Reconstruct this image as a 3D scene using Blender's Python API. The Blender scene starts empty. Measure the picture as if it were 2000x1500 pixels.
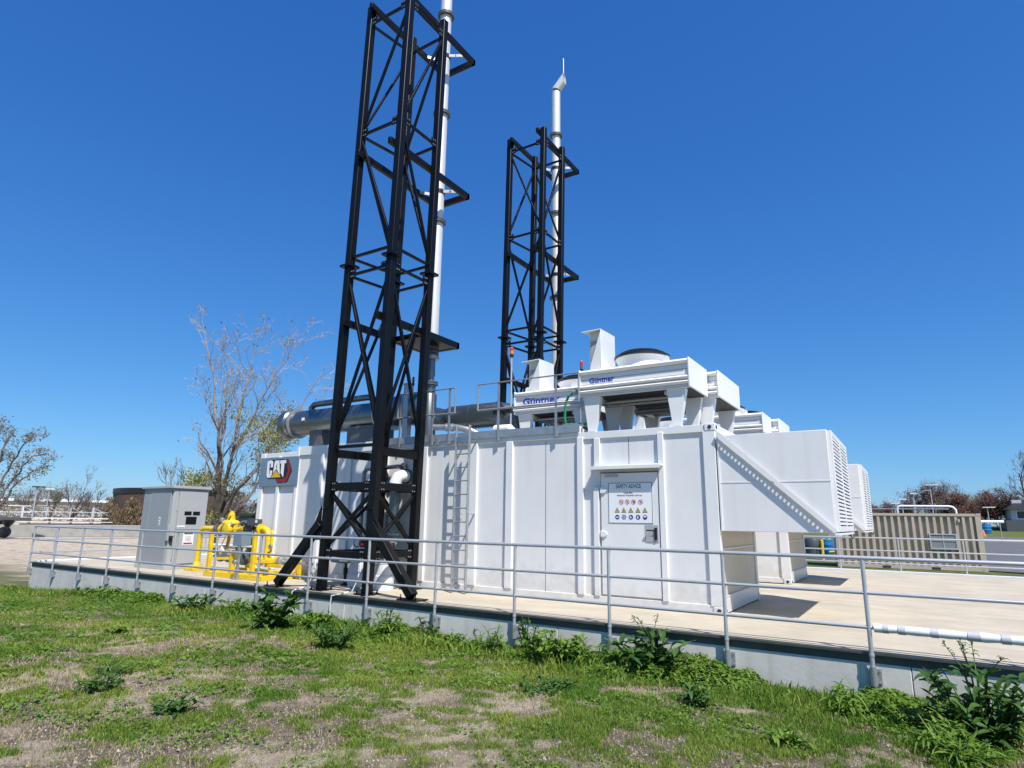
import bpy, math, random
import numpy as np
from mathutils import Vector, Matrix
S = bpy.context.scene
COL = S.collection
rnd = random.Random(7)
R = math.radians
ORG = {}

# ------------------------------------------------------------------ mesh builder
class MB:
    def __init__(s): s.v = []; s.f = []
    def _add(s, vs, fs):
        b = len(s.v); s.v += [tuple(p) for p in vs]; s.f += [tuple(b+i for i in f) for f in fs]; return s
    def box(s, x0, x1, y0, y1, z0, z1):
        return s._add([(x0,y0,z0),(x1,y0,z0),(x1,y1,z0),(x0,y1,z0),(x0,y0,z1),(x1,y0,z1),(x1,y1,z1),(x0,y1,z1)],
                      [(0,3,2,1),(4,5,6,7),(0,1,5,4),(1,2,6,5),(2,3,7,6),(3,0,4,7)])
    def bar(s, p, q, w, h=None, up=(0,0,1)):
        h = w if h is None else h
        p, q = Vector(p), Vector(q); d = (q-p).normalized(); u = Vector(up)
        if abs(d.dot(u)) > .98: u = Vector((0,1,0))
        a = d.cross(u).normalized(); b = a.cross(d).normalized()
        vs = []
        for c in (p, q):
            for i, j in ((-1,-1),(1,-1),(1,1),(-1,1)): vs.append(c+a*(i*w/2)+b*(j*h/2))
        return s._add(vs, [(3,2,1,0),(4,5,6,7),(0,1,5,4),(1,2,6,5),(2,3,7,6),(3,0,4,7)])
    def tube(s, pts, r, n=10, cap=True):
        pts = [Vector(p) for p in pts]; m = len(pts)
        rs = [r]*m if not isinstance(r, (list, tuple)) else r
        prev = None; base = len(s.v); u = None
        for i, p in enumerate(pts):
            if i == 0: d = pts[1]-p
            elif i == m-1: d = p-pts[i-1]
            else: d = (pts[i+1]-p).normalized()+(p-pts[i-1]).normalized()
            d = d.normalized() if d.length > 1e-9 else Vector((0,0,1))
            if u is None:
                u = Vector((0,0,1)) if abs(d.z) < .9 else Vector((0,1,0))
            u = (u-d*u.dot(d)); u = u.normalized() if u.length > 1e-6 else d.orthogonal().normalized()
            w = d.cross(u)
            for k in range(n):
                a = 2*math.pi*k/n
                s.v.append(tuple(p+(u*math.cos(a)+w*math.sin(a))*rs[i]))
        for i in range(m-1):
            for k in range(n):
                a = base+i*n+k; b = base+i*n+(k+1) % n
                s.f.append((a, b, b+n, a+n))
        if cap:
            s.f.append(tuple(base+k for k in range(n-1,-1,-1)))
            s.f.append(tuple(base+(m-1)*n+k for k in range(n)))
        return s
    def lathe(s, prof, c, axis=(0,0,1), n=24):
        ax = Vector(axis).normalized(); c = Vector(c)
        u = Vector((1,0,0)) if abs(ax.x) < .9 else Vector((0,1,0))
        u = (u-ax*u.dot(ax)).normalized(); w = ax.cross(u); base = len(s.v); m = len(prof)
        for r, h in prof:
            for k in range(n):
                a = 2*math.pi*k/n
                s.v.append(tuple(c+ax*h+(u*math.cos(a)+w*math.sin(a))*r))
        for i in range(m-1):
            for k in range(n):
                a = base+i*n+k; b = base+i*n+(k+1) % n
                s.f.append((a, b, b+n, a+n))
        s.f.append(tuple(base+k for k in range(n-1,-1,-1)))
        s.f.append(tuple(base+(m-1)*n+k for k in range(n)))
        return s
    def prism(s, poly, fa, fb):
        """poly: 2d points; fa/fb map a 2d point to 3d on either cap"""
        n = len(poly); a = [fa(*p) for p in poly]; b = [fb(*p) for p in poly]
        return s._add(a+b, [tuple(range(n)), tuple(range(2*n-1, n-1, -1))]+[(i, i+n, (i+1) % n+n, (i+1) % n) for i in range(n)])
    def xz(s, poly, y0, y1):
        return s.prism(poly, lambda a, b: (a, y0, b), lambda a, b: (a, y1, b))
    def yz(s, poly, x0, x1):
        return s.prism(poly, lambda a, b: (x0, a, b), lambda a, b: (x1, a, b))
    def face(s, pts): return s._add(pts, [tuple(range(len(pts)))])
    def build(s, name, m, parent=None, bevel=0, smooth=True, fixn=True):
        o = ORG[parent.name] if parent is not None else Vector((0,0,0))
        me = bpy.data.meshes.new(name)
        me.from_pydata([(x-o.x, y-o.y, z-o.z) for x, y, z in s.v], [], s.f)
        if fixn:
            import bmesh
            bm = bmesh.new(); bm.from_mesh(me); bmesh.ops.recalc_face_normals(bm, faces=bm.faces); bm.to_mesh(me); bm.free()
        if smooth:
            me.polygons.foreach_set('use_smooth', [True]*len(me.polygons))
            me.set_sharp_from_angle(angle=R(38))
        me.materials.append(m)
        ob = bpy.data.objects.new(name, me); COL.objects.link(ob)
        if parent is not None: ob.parent = parent
        ORG[ob.name] = o
        if bevel:
            b = ob.modifiers.new('bevel', 'BEVEL'); b.width = bevel; b.segments = 2; b.limit_method = 'ANGLE'; b.angle_limit = R(40)
        return ob

def tag(o, label, cat, group=None, kind=None):
    if label: o['label'] = label
    if cat: o['category'] = cat
    if group: o['group'] = group
    if kind: o['kind'] = kind
    return o

def thing(name, loc, label, cat, group=None):
    o = bpy.data.objects.new(name, None); COL.objects.link(o); o.location = loc
    o.empty_display_size = .2
    ORG[o.name] = Vector(loc); return tag(o, label, cat, group)

def copy_tree(o, shift=None, parent=None, label=None):
    c = o.copy(); COL.objects.link(c)
    if parent is not None: c.parent = parent
    if shift is not None: c.location = Vector(o.location)+Vector(shift)
    if label: c['label'] = label
    ORG[c.name] = ORG[o.name]+Vector(shift or (0,0,0))
    for ch in list(o.children): copy_tree(ch, None, c)
    return c

def text(name, s, x0, x1, z0, z1, y, m, parent, bold=0.0, depth=.002):
    """lettering on a face that looks towards -Y, fitted to a box"""
    cu = bpy.data.curves.new(name, 'FONT'); cu.body = s; cu.size = 1; cu.offset = bold; cu.resolution_u = 3
    t = bpy.data.objects.new(name, cu); COL.objects.link(t)
    dg = bpy.context.evaluated_depsgraph_get()
    me0 = bpy.data.meshes.new_from_object(t.evaluated_get(dg))
    vs = [v.co.copy() for v in me0.vertices]; fs = [tuple(p.vertices) for p in me0.polygons]
    bpy.data.objects.remove(t); bpy.data.curves.remove(cu); bpy.data.meshes.remove(me0)
    ax, bx = min(v.x for v in vs), max(v.x for v in vs); az, bz = min(v.y for v in vs), max(v.y for v in vs)
    mb = MB()
    mb._add([(x0+(v.x-ax)/(bx-ax)*(x1-x0), y, z0+(v.y-az)/(bz-az)*(z1-z0)) for v in vs], fs)
    return mb.build(name, m, parent, smooth=False)

# ------------------------------------------------------------------ materials
def pmat(name, col, rough=.5, metal=0., var=.12, vscale=2.5, streak=0., scol=(.35,.30,.24), sscale=(9,9,.35), bump=0., bscale=60., spec=.5, coat=0., col2=None, detail=6):
    m = bpy.data.materials.new(name); m.use_nodes = True; nt = m.node_tree; N = nt.nodes; L = nt.links
    b = N['Principled BSDF']
    b.inputs['Roughness'].default_value = rough; b.inputs['Metallic'].default_value = metal
    b.inputs['Specular IOR Level'].default_value = spec; b.inputs['Coat Weight'].default_value = coat
    tc = N.new('ShaderNodeTexCoord')
    n1 = N.new('ShaderNodeTexNoise'); n1.inputs['Scale'].default_value = vscale; n1.inputs['Detail'].default_value = detail; n1.inputs['Roughness'].default_value = .62
    L.new(tc.outputs['Object'], n1.inputs['Vector'])
    mr = N.new('ShaderNodeMapRange'); mr.inputs['From Min'].default_value = .35; mr.inputs['From Max'].default_value = .68
    L.new(n1.outputs['Fac'], mr.inputs['Value'])
    mx = N.new('ShaderNodeMix'); mx.data_type = 'RGBA'
    c2 = col2 or tuple(c*(1-var) for c in col)
    mx.inputs['A'].default_value = (*c2, 1); mx.inputs['B'].default_value = (*col, 1)
    L.new(mr.outputs['Result'], mx.inputs['Factor']); out = mx.outputs['Result']
    if streak:
        mp = N.new('ShaderNodeMapping'); mp.inputs['Scale'].default_value = sscale
        L.new(tc.outputs['Object'], mp.inputs['Vector'])
        n2 = N.new('ShaderNodeTexNoise'); n2.inputs['Scale'].default_value = 1; n2.inputs['Detail'].default_value = 5
        L.new(mp.outputs['Vector'], n2.inputs['Vector'])
        r2 = N.new('ShaderNodeMapRange'); r2.inputs['From Min'].default_value = .52; r2.inputs['From Max'].default_value = .78
        r2.inputs['To Max'].default_value = streak
        L.new(n2.outputs['Fac'], r2.inputs['Value'])
        m2 = N.new('ShaderNodeMix'); m2.data_type = 'RGBA'; m2.inputs['B'].default_value = (*scol, 1)
        L.new(r2.outputs['Result'], m2.inputs['Factor']); L.new(out, m2.inputs['A']); out = m2.outputs['Result']
    L.new(out, b.inputs['Base Color'])
    rr = N.new('ShaderNodeMapRange'); rr.inputs['To Min'].default_value = min(1, rough*1.2); rr.inputs['To Max'].default_value = rough*.85
    L.new(n1.outputs['Fac'], rr.inputs['Value']); L.new(rr.outputs['Result'], b.inputs['Roughness'])
    if bump:
        n3 = N.new('ShaderNodeTexNoise'); n3.inputs['Scale'].default_value = bscale; n3.inputs['Detail'].default_value = 4
        L.new(tc.outputs['Object'], n3.inputs['Vector'])
        bp = N.new('ShaderNodeBump'); bp.inputs['Strength'].default_value = bump; bp.inputs['Distance'].default_value = .02
        L.new(n3.outputs['Fac'], bp.inputs['Height']); L.new(bp.outputs['Normal'], b.inputs['Normal'])
    return m

WHITE = pmat('white_panel_paint', (.74,.74,.735), .42, var=.06, vscale=1.3, streak=.26, scol=(.52,.45,.36), sscale=(6,6,.16), bump=.05, bscale=2.2)
def weather(m, zmax=.75, col=(.42,.37,.30), amt=.5):
    nt = m.node_tree; N = nt.nodes; L = nt.links; b = N['Principled BSDF']; src = b.inputs['Base Color'].links[0].from_socket
    tc = N.new('ShaderNodeTexCoord'); sp = N.new('ShaderNodeSeparateXYZ'); L.new(tc.outputs['Object'], sp.inputs['Vector'])
    n = N.new('ShaderNodeTexNoise'); n.inputs['Scale'].default_value = 7; n.inputs['Detail'].default_value = 8; L.new(tc.outputs['Object'], n.inputs['Vector'])
    a = N.new('ShaderNodeMapRange'); a.inputs['From Min'].default_value = .05; a.inputs['From Max'].default_value = zmax; a.inputs['To Min'].default_value = .62; a.inputs['To Max'].default_value = 0; L.new(sp.outputs['Z'], a.inputs['Value'])
    x = N.new('ShaderNodeMath'); x.operation = 'ADD'; L.new(a.outputs['Result'], x.inputs[0]); L.new(n.outputs['Fac'], x.inputs[1])
    r = N.new('ShaderNodeMapRange'); r.inputs['From Min'].default_value = .62; r.inputs['From Max'].default_value = 1.25; r.inputs['To Max'].default_value = amt; L.new(x.outputs[0], r.inputs['Value'])
    mx = N.new('ShaderNodeMix'); mx.data_type = 'RGBA'; mx.inputs['B'].default_value = (*col, 1); L.new(r.outputs['Result'], mx.inputs['Factor']); L.new(src, mx.inputs['A']); L.new(mx.outputs['Result'], b.inputs['Base Color'])
weather(WHITE)
ENDM = pmat('slab_bounce_cream', (.58,.525,.44), .5, var=.08, vscale=1.5, streak=.3, scol=(.40,.34,.26))  # cream colour paints in the light bounced up from the slab
WHITE2 = pmat('white_smooth_paint', (.76,.76,.755), .35, var=.06, vscale=2)
weather(WHITE2, .5, amt=.4)
COOLER = pmat('cooler_white_coating', (.78,.78,.77), .38, var=.05, vscale=3)
BLACK = pmat('black_steel_paint', (.0045,.0045,.005), .40, var=.4, vscale=4, spec=.28)
GALV = pmat('galvanised_steel', (.46,.48,.50), .42, .65, var=.22, vscale=14)
RAIL = pmat('rail_aluminium', (.58,.59,.61), .42, .55, var=.14, vscale=9)
CLAD = pmat('aluminium_cladding', (.20,.23,.235), .34, .88, var=.16, vscale=3, bump=.12, bscale=3)
STACKM = pmat('stack_stainless', (.80,.79,.76), .40, .35, var=.10, vscale=5, streak=.25, scol=(.60,.52,.42))
DARKM = pmat('dark_interior', (.03,.03,.032), .7)
COIL = pmat('cooler_coil', (.05,.045,.04), .6, var=.4, vscale=12)
CONC = pmat('concrete_wall', (.62,.605,.56), .85, var=.20, vscale=2.2, streak=.55, scol=(.40,.36,.30), sscale=(7,7,.30), bump=.10, bscale=22)
SLABM = pmat('concrete_slab_top', (.525,.46,.35), .85, var=.20, vscale=1.4, streak=.75, scol=(.37,.31,.235), sscale=(.45,3.2,1), bump=.12, bscale=40)
KERBM = pmat('white_kerb_paint', (.72,.73,.75), .7, var=.12)
EDGE = pmat('edge_steel_and_shade', (.085,.10,.095), .55, .3, var=.3, vscale=5)  # dark steel lip, also colours in the shade below it
GREYCAB = pmat('grey_enamel', (.40,.415,.42), .38, var=.05, vscale=2)
GREYCAB2 = pmat('grey_enamel_darker', (.30,.315,.325), .4, var=.06, vscale=2)  # darker grey enamel for the cabinet front doors and the bounce sheets
GREYDARK = pmat('grey_enamel_seam', (.10,.105,.11), .5)
YEL = pmat('yellow_pipe_paint', (.84,.57,.015), .38, var=.22, vscale=7, streak=.3, scol=(.45,.30,.06), sscale=(9,9,2))
YEL2 = pmat('yellow_aged_paint', (.62,.38,.04), .45, var=.3, vscale=9)
JBOX = pmat('blue_grey_box', (.20,.26,.30), .4, var=.08)
BROWNG = pmat('valve_body', (.25,.23,.20), .4, .5, var=.4, vscale=12)
BLK = pmat('black_plastic', (.012,.012,.013), .4)
GLASSB = pmat('black_glass', (.004,.005,.008), .12, spec=.6)
PLATE = pmat('brushed_plate', (.42,.45,.48), .30, .85, var=.1, vscale=3)
LOGOW = pmat('logo_white', (.82,.82,.80), .35, var=.03)
LOGOK = pmat('logo_black', (.008,.008,.008), .3)
LOGOR = pmat('logo_red', (.30,.012,.01), .3, var=.25, vscale=4)
LOGOY = pmat('logo_yellow', (.72,.42,.02), .35, var=.15)
SIGNW = pmat('sign_white', (.80,.81,.82), .45, var=.02)
SIGNR = pmat('sign_red', (.55,.02,.02), .4)
SIGNB = pmat('sign_blue', (.02,.05,.28), .4)
SIGNY = pmat('sign_yellow', (.75,.50,.03), .4)
BRANDB = pmat('brand_blue', (.012,.045,.40), .4)
REDV = pmat('red_valve', (.32,.03,.02), .4, var=.3)
BEIGE = pmat('beige_container_paint', (.50,.425,.335), .55, var=.14, vscale=1.2, streak=.35, scol=(.24,.17,.12))
BLUE = pmat('blue_drum_plastic', (.01,.17,.42), .4)
GREYBIN = pmat('grey_bin_plastic', (.07,.085,.10), .5)
GREENBOX = pmat('dark_green_enamel', (.022,.045,.025), .45)
ORANGE = pmat('orange_plastic', (.75,.18,.03), .5)
REDL = pmat('red_lens', (.55,.03,.02), .2)
AMB = pmat('amber_lens', (.75,.22,.02), .2)
HOSE = pmat('green_hose', (.01,.27,.10), .45)
INSUL = pmat('white_insulation', (.80,.80,.82), .4, var=.06, vscale=6, bump=.15, bscale=14)
TAPE = pmat('grey_tape', (.50,.50,.53), .35, var=.1)
BARK = pmat('bark', (.12,.095,.075), .9, var=.45, vscale=7, bump=.5, bscale=20)
TWIG = pmat('pale_twigs', (.44,.365,.32), .8, var=.35, vscale=3)
TWIGD = pmat('grey_twigs', (.17,.145,.125), .85, var=.35, vscale=3)
ROOFK = pmat('black_roof', (.015,.015,.017), .7)
OLDCONC = pmat('old_concrete', (.36,.35,.32), .9, var=.25, vscale=1.2, streak=.4, scol=(.22,.20,.16), sscale=(2,2,.2))
RUSTW = pmat('weathered_steel', (.10,.065,.05), .8, var=.5, vscale=4)
ASPH = pmat('asphalt', (.13,.13,.135), .9, var=.25, vscale=1.5, bump=.3, bscale=60)
PALE = pmat('pale_wall', (.55,.56,.57), .7, var=.1)
CLODM = pmat('soil_clod', (.30,.245,.185), .95, var=.5, vscale=20)
STRAWM = pmat('pale_pebbles', (.50,.45,.37), .9, var=.5, vscale=30)

def leafmat(name, c1, c2, trans=.25, rough=.5, scale=6):
    m = bpy.data.materials.new(name); m.use_nodes = True; nt = m.node_tree; N = nt.nodes; L = nt.links
    b = N['Principled BSDF']; b.inputs['Roughness'].default_value = rough
    b.inputs['Specular IOR Level'].default_value = .35
    at = N.new('ShaderNodeAttribute'); at.attribute_name = 'tint'
    mx = N.new('ShaderNodeMix'); mx.data_type = 'RGBA'
    mx.inputs['A'].default_value = (*c1, 1); mx.inputs['B'].default_value = (*c2, 1)
    L.new(at.outputs['Fac'], mx.inputs['Factor'])
    L.new(mx.outputs['Result'], b.inputs['Base Color'])
    tr = N.new('ShaderNodeBsdfTranslucent'); L.new(mx.outputs['Result'], tr.inputs['Color'])
    ms = N.new('ShaderNodeMixShader'); ms.inputs['Fac'].default_value = trans
    L.new(b.outputs['BSDF'], ms.inputs[1]); L.new(tr.outputs['BSDF'], ms.inputs[2])
    L.new(ms.outputs['Shader'], N['Material Output'].inputs['Surface'])
    return m
GRASSM = leafmat('grass_blades', (.085,.20,.015), (.34,.385,.07), .38)
DRYM = leafmat('dry_grass', (.30,.24,.12), (.46,.38,.22), .2)
WEEDD = leafmat('dark_weed_leaf', (.035,.095,.018), (.075,.15,.03), .25, .5)
WEEDL = leafmat('bright_weed_leaf', (.09,.19,.02), (.19,.29,.04), .3)
REDLEAF = leafmat('red_buds', (.085,.034,.028), (.16,.065,.05), .15)
BUDS = leafmat('olive_young_leaves', (.19,.21,.05), (.38,.37,.12), .35)
GREYBUD = leafmat('grey_brown_buds', (.16,.14,.10), (.27,.24,.17), .2)
SHRUBM = leafmat('brown_shrub', (.10,.07,.035), (.20,.145,.075), .15)

# ------------------------------------------------------------------ numpy noise
def hash2(ix, iy, seed):
    n = (ix*374761393+iy*668265263+seed*1442695041) & 0xffffffff
    n = ((n ^ (n >> 13))*1274126177) & 0xffffffff
    return ((n ^ (n >> 16)) & 0xffff)/65535.0
def vnoise(x, y, seed=0):
    x = np.asarray(x, float); y = np.asarray(y, float)
    ix = np.floor(x).astype(np.int64); iy = np.floor(y).astype(np.int64); fx = x-ix; fy = y-iy
    fx = fx*fx*(3-2*fx); fy = fy*fy*(3-2*fy)
    a = hash2(ix, iy, seed); b = hash2(ix+1, iy, seed); c = hash2(ix, iy+1, seed); d = hash2(ix+1, iy+1, seed)
    return (a*(1-fx)+b*fx)*(1-fy)+(c*(1-fx)+d*fx)*fy
def fbm(x, y, seed=0, oct=4):
    s = 0; a = .5; t = 0
    for i in range(oct):
        s = s+a*vnoise(x*2**i, y*2**i, seed+i*17); t += a; a *= .55
    return s/t

YE = 8.47          # front face of the concrete platform
YC = 10.30         # front face of the first container
DY = 6.24          # distance between the two generator sets
XL = -22.0; YR = 23.05; XR = 14.0

_wx = [-60,-22.3,-17.6,-12.9,-9.9,-8.3,-5.7,-4,-2.2,-.6,.6,20]
_wz = [-.85,-.78,-.60,-.57,-.46,-.50,-.56,-.52,-.47,-.54,-.60,-.6]
def gz(x, y):
    x = np.asarray(x, float); y = np.asarray(y, float)
    w = np.interp(x, _wx, _wz)
    t = np.clip(y/8.4, 0, 1)
    z = (-.26)*(1-t)+w*t
    far = np.interp(x, [-60,-25,-15,0,10], [-.8,-.8,-.65,-.6,-.6])
    t2 = np.clip((y-9)/6, 0, 1); z = z*(1-t2)+far*t2
    tx = np.clip((-x-22)/8, 0, 1); z = z*(1-tx)+np.minimum(far, -.78)*tx
    rise = np.interp(y, [40,60,95,112,140], [0,.35,1.15,2.1,2.3])*np.clip((x+30)/25, 0, 1)
    z = z+rise
    near = np.clip(1-np.hypot(x+6, y-5)/40, 0, 1)
    return z+(fbm(x*1.1, y*1.1, 3)-.5)*.12*near+(fbm(x*5, y*5, 9)-.5)*.035*near

def grass_density(x, y):
    """0 bare soil .. 1 thick grass"""
    n = fbm(x*.8+3, y*.8, 21, 5); n2 = fbm(x*2.3, y*2.3, 40, 4); n3 = fbm(x*7, y*7, 61, 2)
    edge = np.clip((y-5.4)/2.2, 0, 1)            # lusher towards the wall
    left = np.clip((-x-12)/6, 0, 1)
    near = np.clip((6.4-y-.30*(x+3))/4, 0, 1)
    d = (n-.5)*1.7+(n2-.5)*2.8+(n3-.5)*3.0+.50+.55*edge+.35*left-.20*near
    return np.clip(d, 0, 1)
def sand_mask(x, y):
    n = fbm(x*.55+11, y*.55+5, 77, 4)
    n2 = fbm(x*2.4+4, y*2.4, 78, 4); n3 = fbm(x*8, y*8, 79, 2); m = np.clip((n*.36+n2*.42+n3*.22-.508)*12, 0, 1)
    field = np.clip((-x-22.5)/3, 0, 1)*np.clip((y-9.2-fbm(x*.3, y*.3, 5)*2.5)/1.5, 0, 1)*np.clip((58+.45*(x+60)*-1-y)/6+2, 0, 1)
    return np.clip(m+field, 0, 1), field

# ------------------------------------------------------------------ ground
def build_ground():
    def axis(fine0, fine1, step, lo, hi):
        a = list(np.arange(fine0, fine1+1e-6, step)); s = step; x = fine1
        while x < hi: s *= 1.22; x += s; a.append(x)
        s = step; x = fine0; b = []
        while x > lo: s *= 1.22; x -= s; b.append(x)
        return np.array(b[::-1]+a)
    xs = axis(-24, 2.5, .09, -2500, 2500); ys = axis(1.5, 8.6, .09, -300, 2500)
    X, Y = np.meshgrid(xs, ys); Z = gz(X, Y)
    nx, ny = len(xs), len(ys)
    co = np.stack([X, Y, Z], -1).reshape(-1, 3)
    idx = np.arange(nx*ny).reshape(ny, nx)
    q = np.stack([idx[:-1,:-1], idx[:-1,1:], idx[1:,1:], idx[1:,:-1]], -1).reshape(-1, 4)
    me = bpy.data.meshes.new('ground'); me.vertices.add(len(co)); me.vertices.foreach_set('co', co.ravel())
    me.loops.add(q.size); me.loops.foreach_set('vertex_index', q.ravel())
    me.polygons.add(len(q)); me.polygons.foreach_set('loop_start', np.arange(0, q.size, 4)); me.polygons.foreach_set('loop_total', np.full(len(q), 4))
    me.polygons.foreach_set('use_smooth', np.ones(len(q), bool)); me.update()
    g = grass_density(X, Y); s, fld = sand_mask(X, Y)
    faraway = np.clip((Y-24)/10, 0, 1)*(1-fld)
    g = np.maximum(g*(1-fld), faraway*1.5)
    c = np.stack([g, s, fld, np.ones_like(g)], -1).reshape(-1, 4)
    at = me.color_attributes.new('cover', 'FLOAT_COLOR', 'POINT'); at.data.foreach_set('color', c.ravel())
    m = bpy.data.materials.new('ground_cover'); m.use_nodes = True; nt = m.node_tree; N = nt.nodes; L = nt.links
    b = N['Principled BSDF']; b.inputs['Roughness'].default_value = .95; b.inputs['Specular IOR Level'].default_value = .15
    tc = N.new('ShaderNodeTexCoord'); a = N.new('ShaderNodeAttribute'); a.attribute_name = 'cover'
    sp = N.new('ShaderNodeSeparateColor'); L.new(a.outputs['Color'], sp.inputs['Color'])
    def noise(sc, det=6):
        n = N.new('ShaderNodeTexNoise'); n.inputs['Scale'].default_value = sc; n.inputs['Detail'].default_value = det; n.inputs['Roughness'].default_value = .7
        L.new(tc.outputs['Object'], n.inputs['Vector']); return n
    def ramp(src, a0, a1):
        r = N.new('ShaderNodeMapRange'); r.inputs['From Min'].default_value = a0; r.inputs['From Max'].default_value = a1; L.new(src, r.inputs['Value']); return r.outputs['Result']
    def mix(f, A, B):
        x = N.new('ShaderNodeMix'); x.data_type = 'RGBA'
        L.new(f, x.inputs['Factor'])
        for k, v in (('A', A), ('B', B)):
            if isinstance(v, tuple): x.inputs[k].default_value = (*v, 1)
            else: L.new(v, x.inputs[k])
        return x.outputs['Result']
    n1 = noise(55); n2 = noise(9); n3 = noise(130, 3)
    soil = mix(ramp(n1.outputs['Fac'], .38, .66), (.105,.08,.058), (.36,.295,.22))
    n4 = noise(1.6, 8); sand = mix(ramp(n2.outputs['Fac'], .3, .7), (.47,.385,.28), (.66,.56,.43)); sand = mix(ramp(n4.outputs['Fac'], .50, .66), sand, (.27,.205,.145))
    sand = mix(ramp(n3.outputs['Fac'], .55, .75), sand, (.27,.21,.15))
    base = mix(sp.outputs['Green'], soil, sand)
    fine = N.new('ShaderNodeMath'); fine.operation = 'MULTIPLY'
    L.new(sp.outputs['Red'], fine.inputs[0]); L.new(ramp(n1.outputs['Fac'], .30, .60), fine.inputs[1])
    green = mix(ramp(n2.outputs['Fac'], .3, .7), (.07,.105,.02), (.15,.185,.045))
    out = mix(fine.outputs[0], base, green)
    L.new(out, b.inputs['Base Color'])
    bp = N.new('ShaderNodeBump'); bp.inputs['Strength'].default_value = 1.0; bp.inputs['Distance'].default_value = .05
    hs = N.new('ShaderNodeMath'); hs.operation = 'ADD'; L.new(n1.outputs['Fac'], hs.inputs[0]); L.new(n2.outputs['Fac'], hs.inputs[1]); L.new(hs.outputs[0], bp.inputs['Height']); L.new(bp.outputs['Normal'], b.inputs['Normal'])
    me.materials.append(m)
    o = bpy.data.objects.new('ground', me); COL.objects.link(o); o['kind'] = 'structure'
build_ground()

# ------------------------------------------------------------------ grass (uncountable)
def mesh_from_arrays(name, co, tris, quads, tint, m):
    me = bpy.data.meshes.new(name); me.vertices.add(len(co)); me.vertices.foreach_set('co', co.astype(np.float32).ravel())
    loops = np.concatenate([quads.ravel(), tris.ravel()]); nq, ntr = len(quads), len(tris)
    me.loops.add(len(loops)); me.loops.foreach_set('vertex_index', loops.astype(np.int32))
    st = np.concatenate([np.arange(nq)*4, nq*4+np.arange(ntr)*3]); tot = np.concatenate([np.full(nq, 4), np.full(ntr, 3)])
    me.polygons.add(nq+ntr); me.polygons.foreach_set('loop_start', st.astype(np.int32)); me.polygons.foreach_set('loop_total', tot.astype(np.int32))
    me.update()
    at = me.attributes.new('tint', 'FLOAT', 'POINT'); at.data.foreach_set('value', tint.astype(np.float32))
    me.materials.append(m); return me

def blades(n, seed, sel, hmin, hmax, wid, name, m, tintlo=0, tinthi=1):
    g = np.random.default_rng(seed)
    X = g.uniform(-24.5, 1.6, n*3); Y = g.uniform(1.5, 8.45, n*3)
    front = Y-(6.2+.70*X*1.0)                     # keep what lies in front of the camera
    ok = (Y > 1.70+(X+5.6)*.69) & (X*0+1 > 0)
    dist = np.hypot(X, Y)
    p = np.clip((9/np.maximum(dist, 3))**1.3, .12, 1)
    ok &= g.uniform(0, 1, len(X)) < p
    d = sel(X, Y); ok &= g.uniform(0, 1, len(X)) < d
    X, Y, d, dist = X[ok][:n], Y[ok][:n], d[ok][:n], dist[ok][:n]
    k = len(X); Z = gz(X, Y)-.006
    h = g.uniform(hmin, hmax, k)*(.55+.6*d)*(.7+.7*fbm(X*1.7, Y*1.7, 55, 2)); w = wid*g.uniform(.6, 1.3, k)*np.clip(dist/6, .8, 2)
    a = g.uniform(0, 2*np.pi, k); lean = g.uniform(.15, .95, k)*h; la = g.uniform(0, 2*np.pi, k)
    dx, dy = np.cos(a)*w/2, np.sin(a)*w/2; lx, ly = np.cos(la)*lean, np.sin(la)*lean
    co = np.empty((k, 5, 3))
    co[:,0] = np.stack([X-dx, Y-dy, Z], -1); co[:,1] = np.stack([X+dx, Y+dy, Z], -1)
    co[:,2] = np.stack([X-dx*.8+lx*.35, Y-dy*.8+ly*.35, Z+h*.6], -1); co[:,3] = np.stack([X+dx*.8+lx*.35, Y+dy*.8+ly*.35, Z+h*.6], -1)
    co[:,4] = np.stack([X+lx, Y+ly, Z+h*np.sqrt(np.clip(1-(lean/h)**2*.4, .1, 1))], -1)
    b = np.arange(k)*5
    quads = np.stack([b, b+1, b+3, b+2], -1); tris = np.stack([b+2, b+3, b+4], -1)
    tint = np.clip(g.normal(.45, .20, k)+1.5*(fbm(X*.9, Y*.9, 8, 4)-.5)-.16*np.clip((Y-6.2)/2, 0, 1), 0, 1)
    tint = np.repeat(tint, 5)
    me = mesh_from_arrays(name, co.reshape(-1, 3), tris, quads, tint, m)
    o = bpy.data.objects.new(name, me); COL.objects.link(o); o['kind'] = 'stuff'; return o
o = blades(520000, 5, lambda x, y: .03+.97*grass_density(x, y)**1.25, .016, .056, .0058, 'grass', GRASSM)
tag(o, 'patchy short green grass growing over the sandy soil', 'grass')
o = blades(60000, 6, lambda x, y: .15+.85*(1-grass_density(x, y)), .012, .05, .005, 'dry_grass', DRYM)
tag(o, 'dry straw coloured grass litter on the bare patches', 'dry grass')
o = blades(60000, 16, lambda x, y: np.clip((y-7.15+.6*fbm(x*1.3, y, 31, 2))*1.2, 0, 1)*np.clip(fbm(x*.9, y*.9, 60, 3)*2.6-.7, 0, 1), .07, .19, .010, 'tall_grass', GRASSM)
tag(o, 'taller grass along the foot of the concrete wall', 'tall grass')

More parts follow.
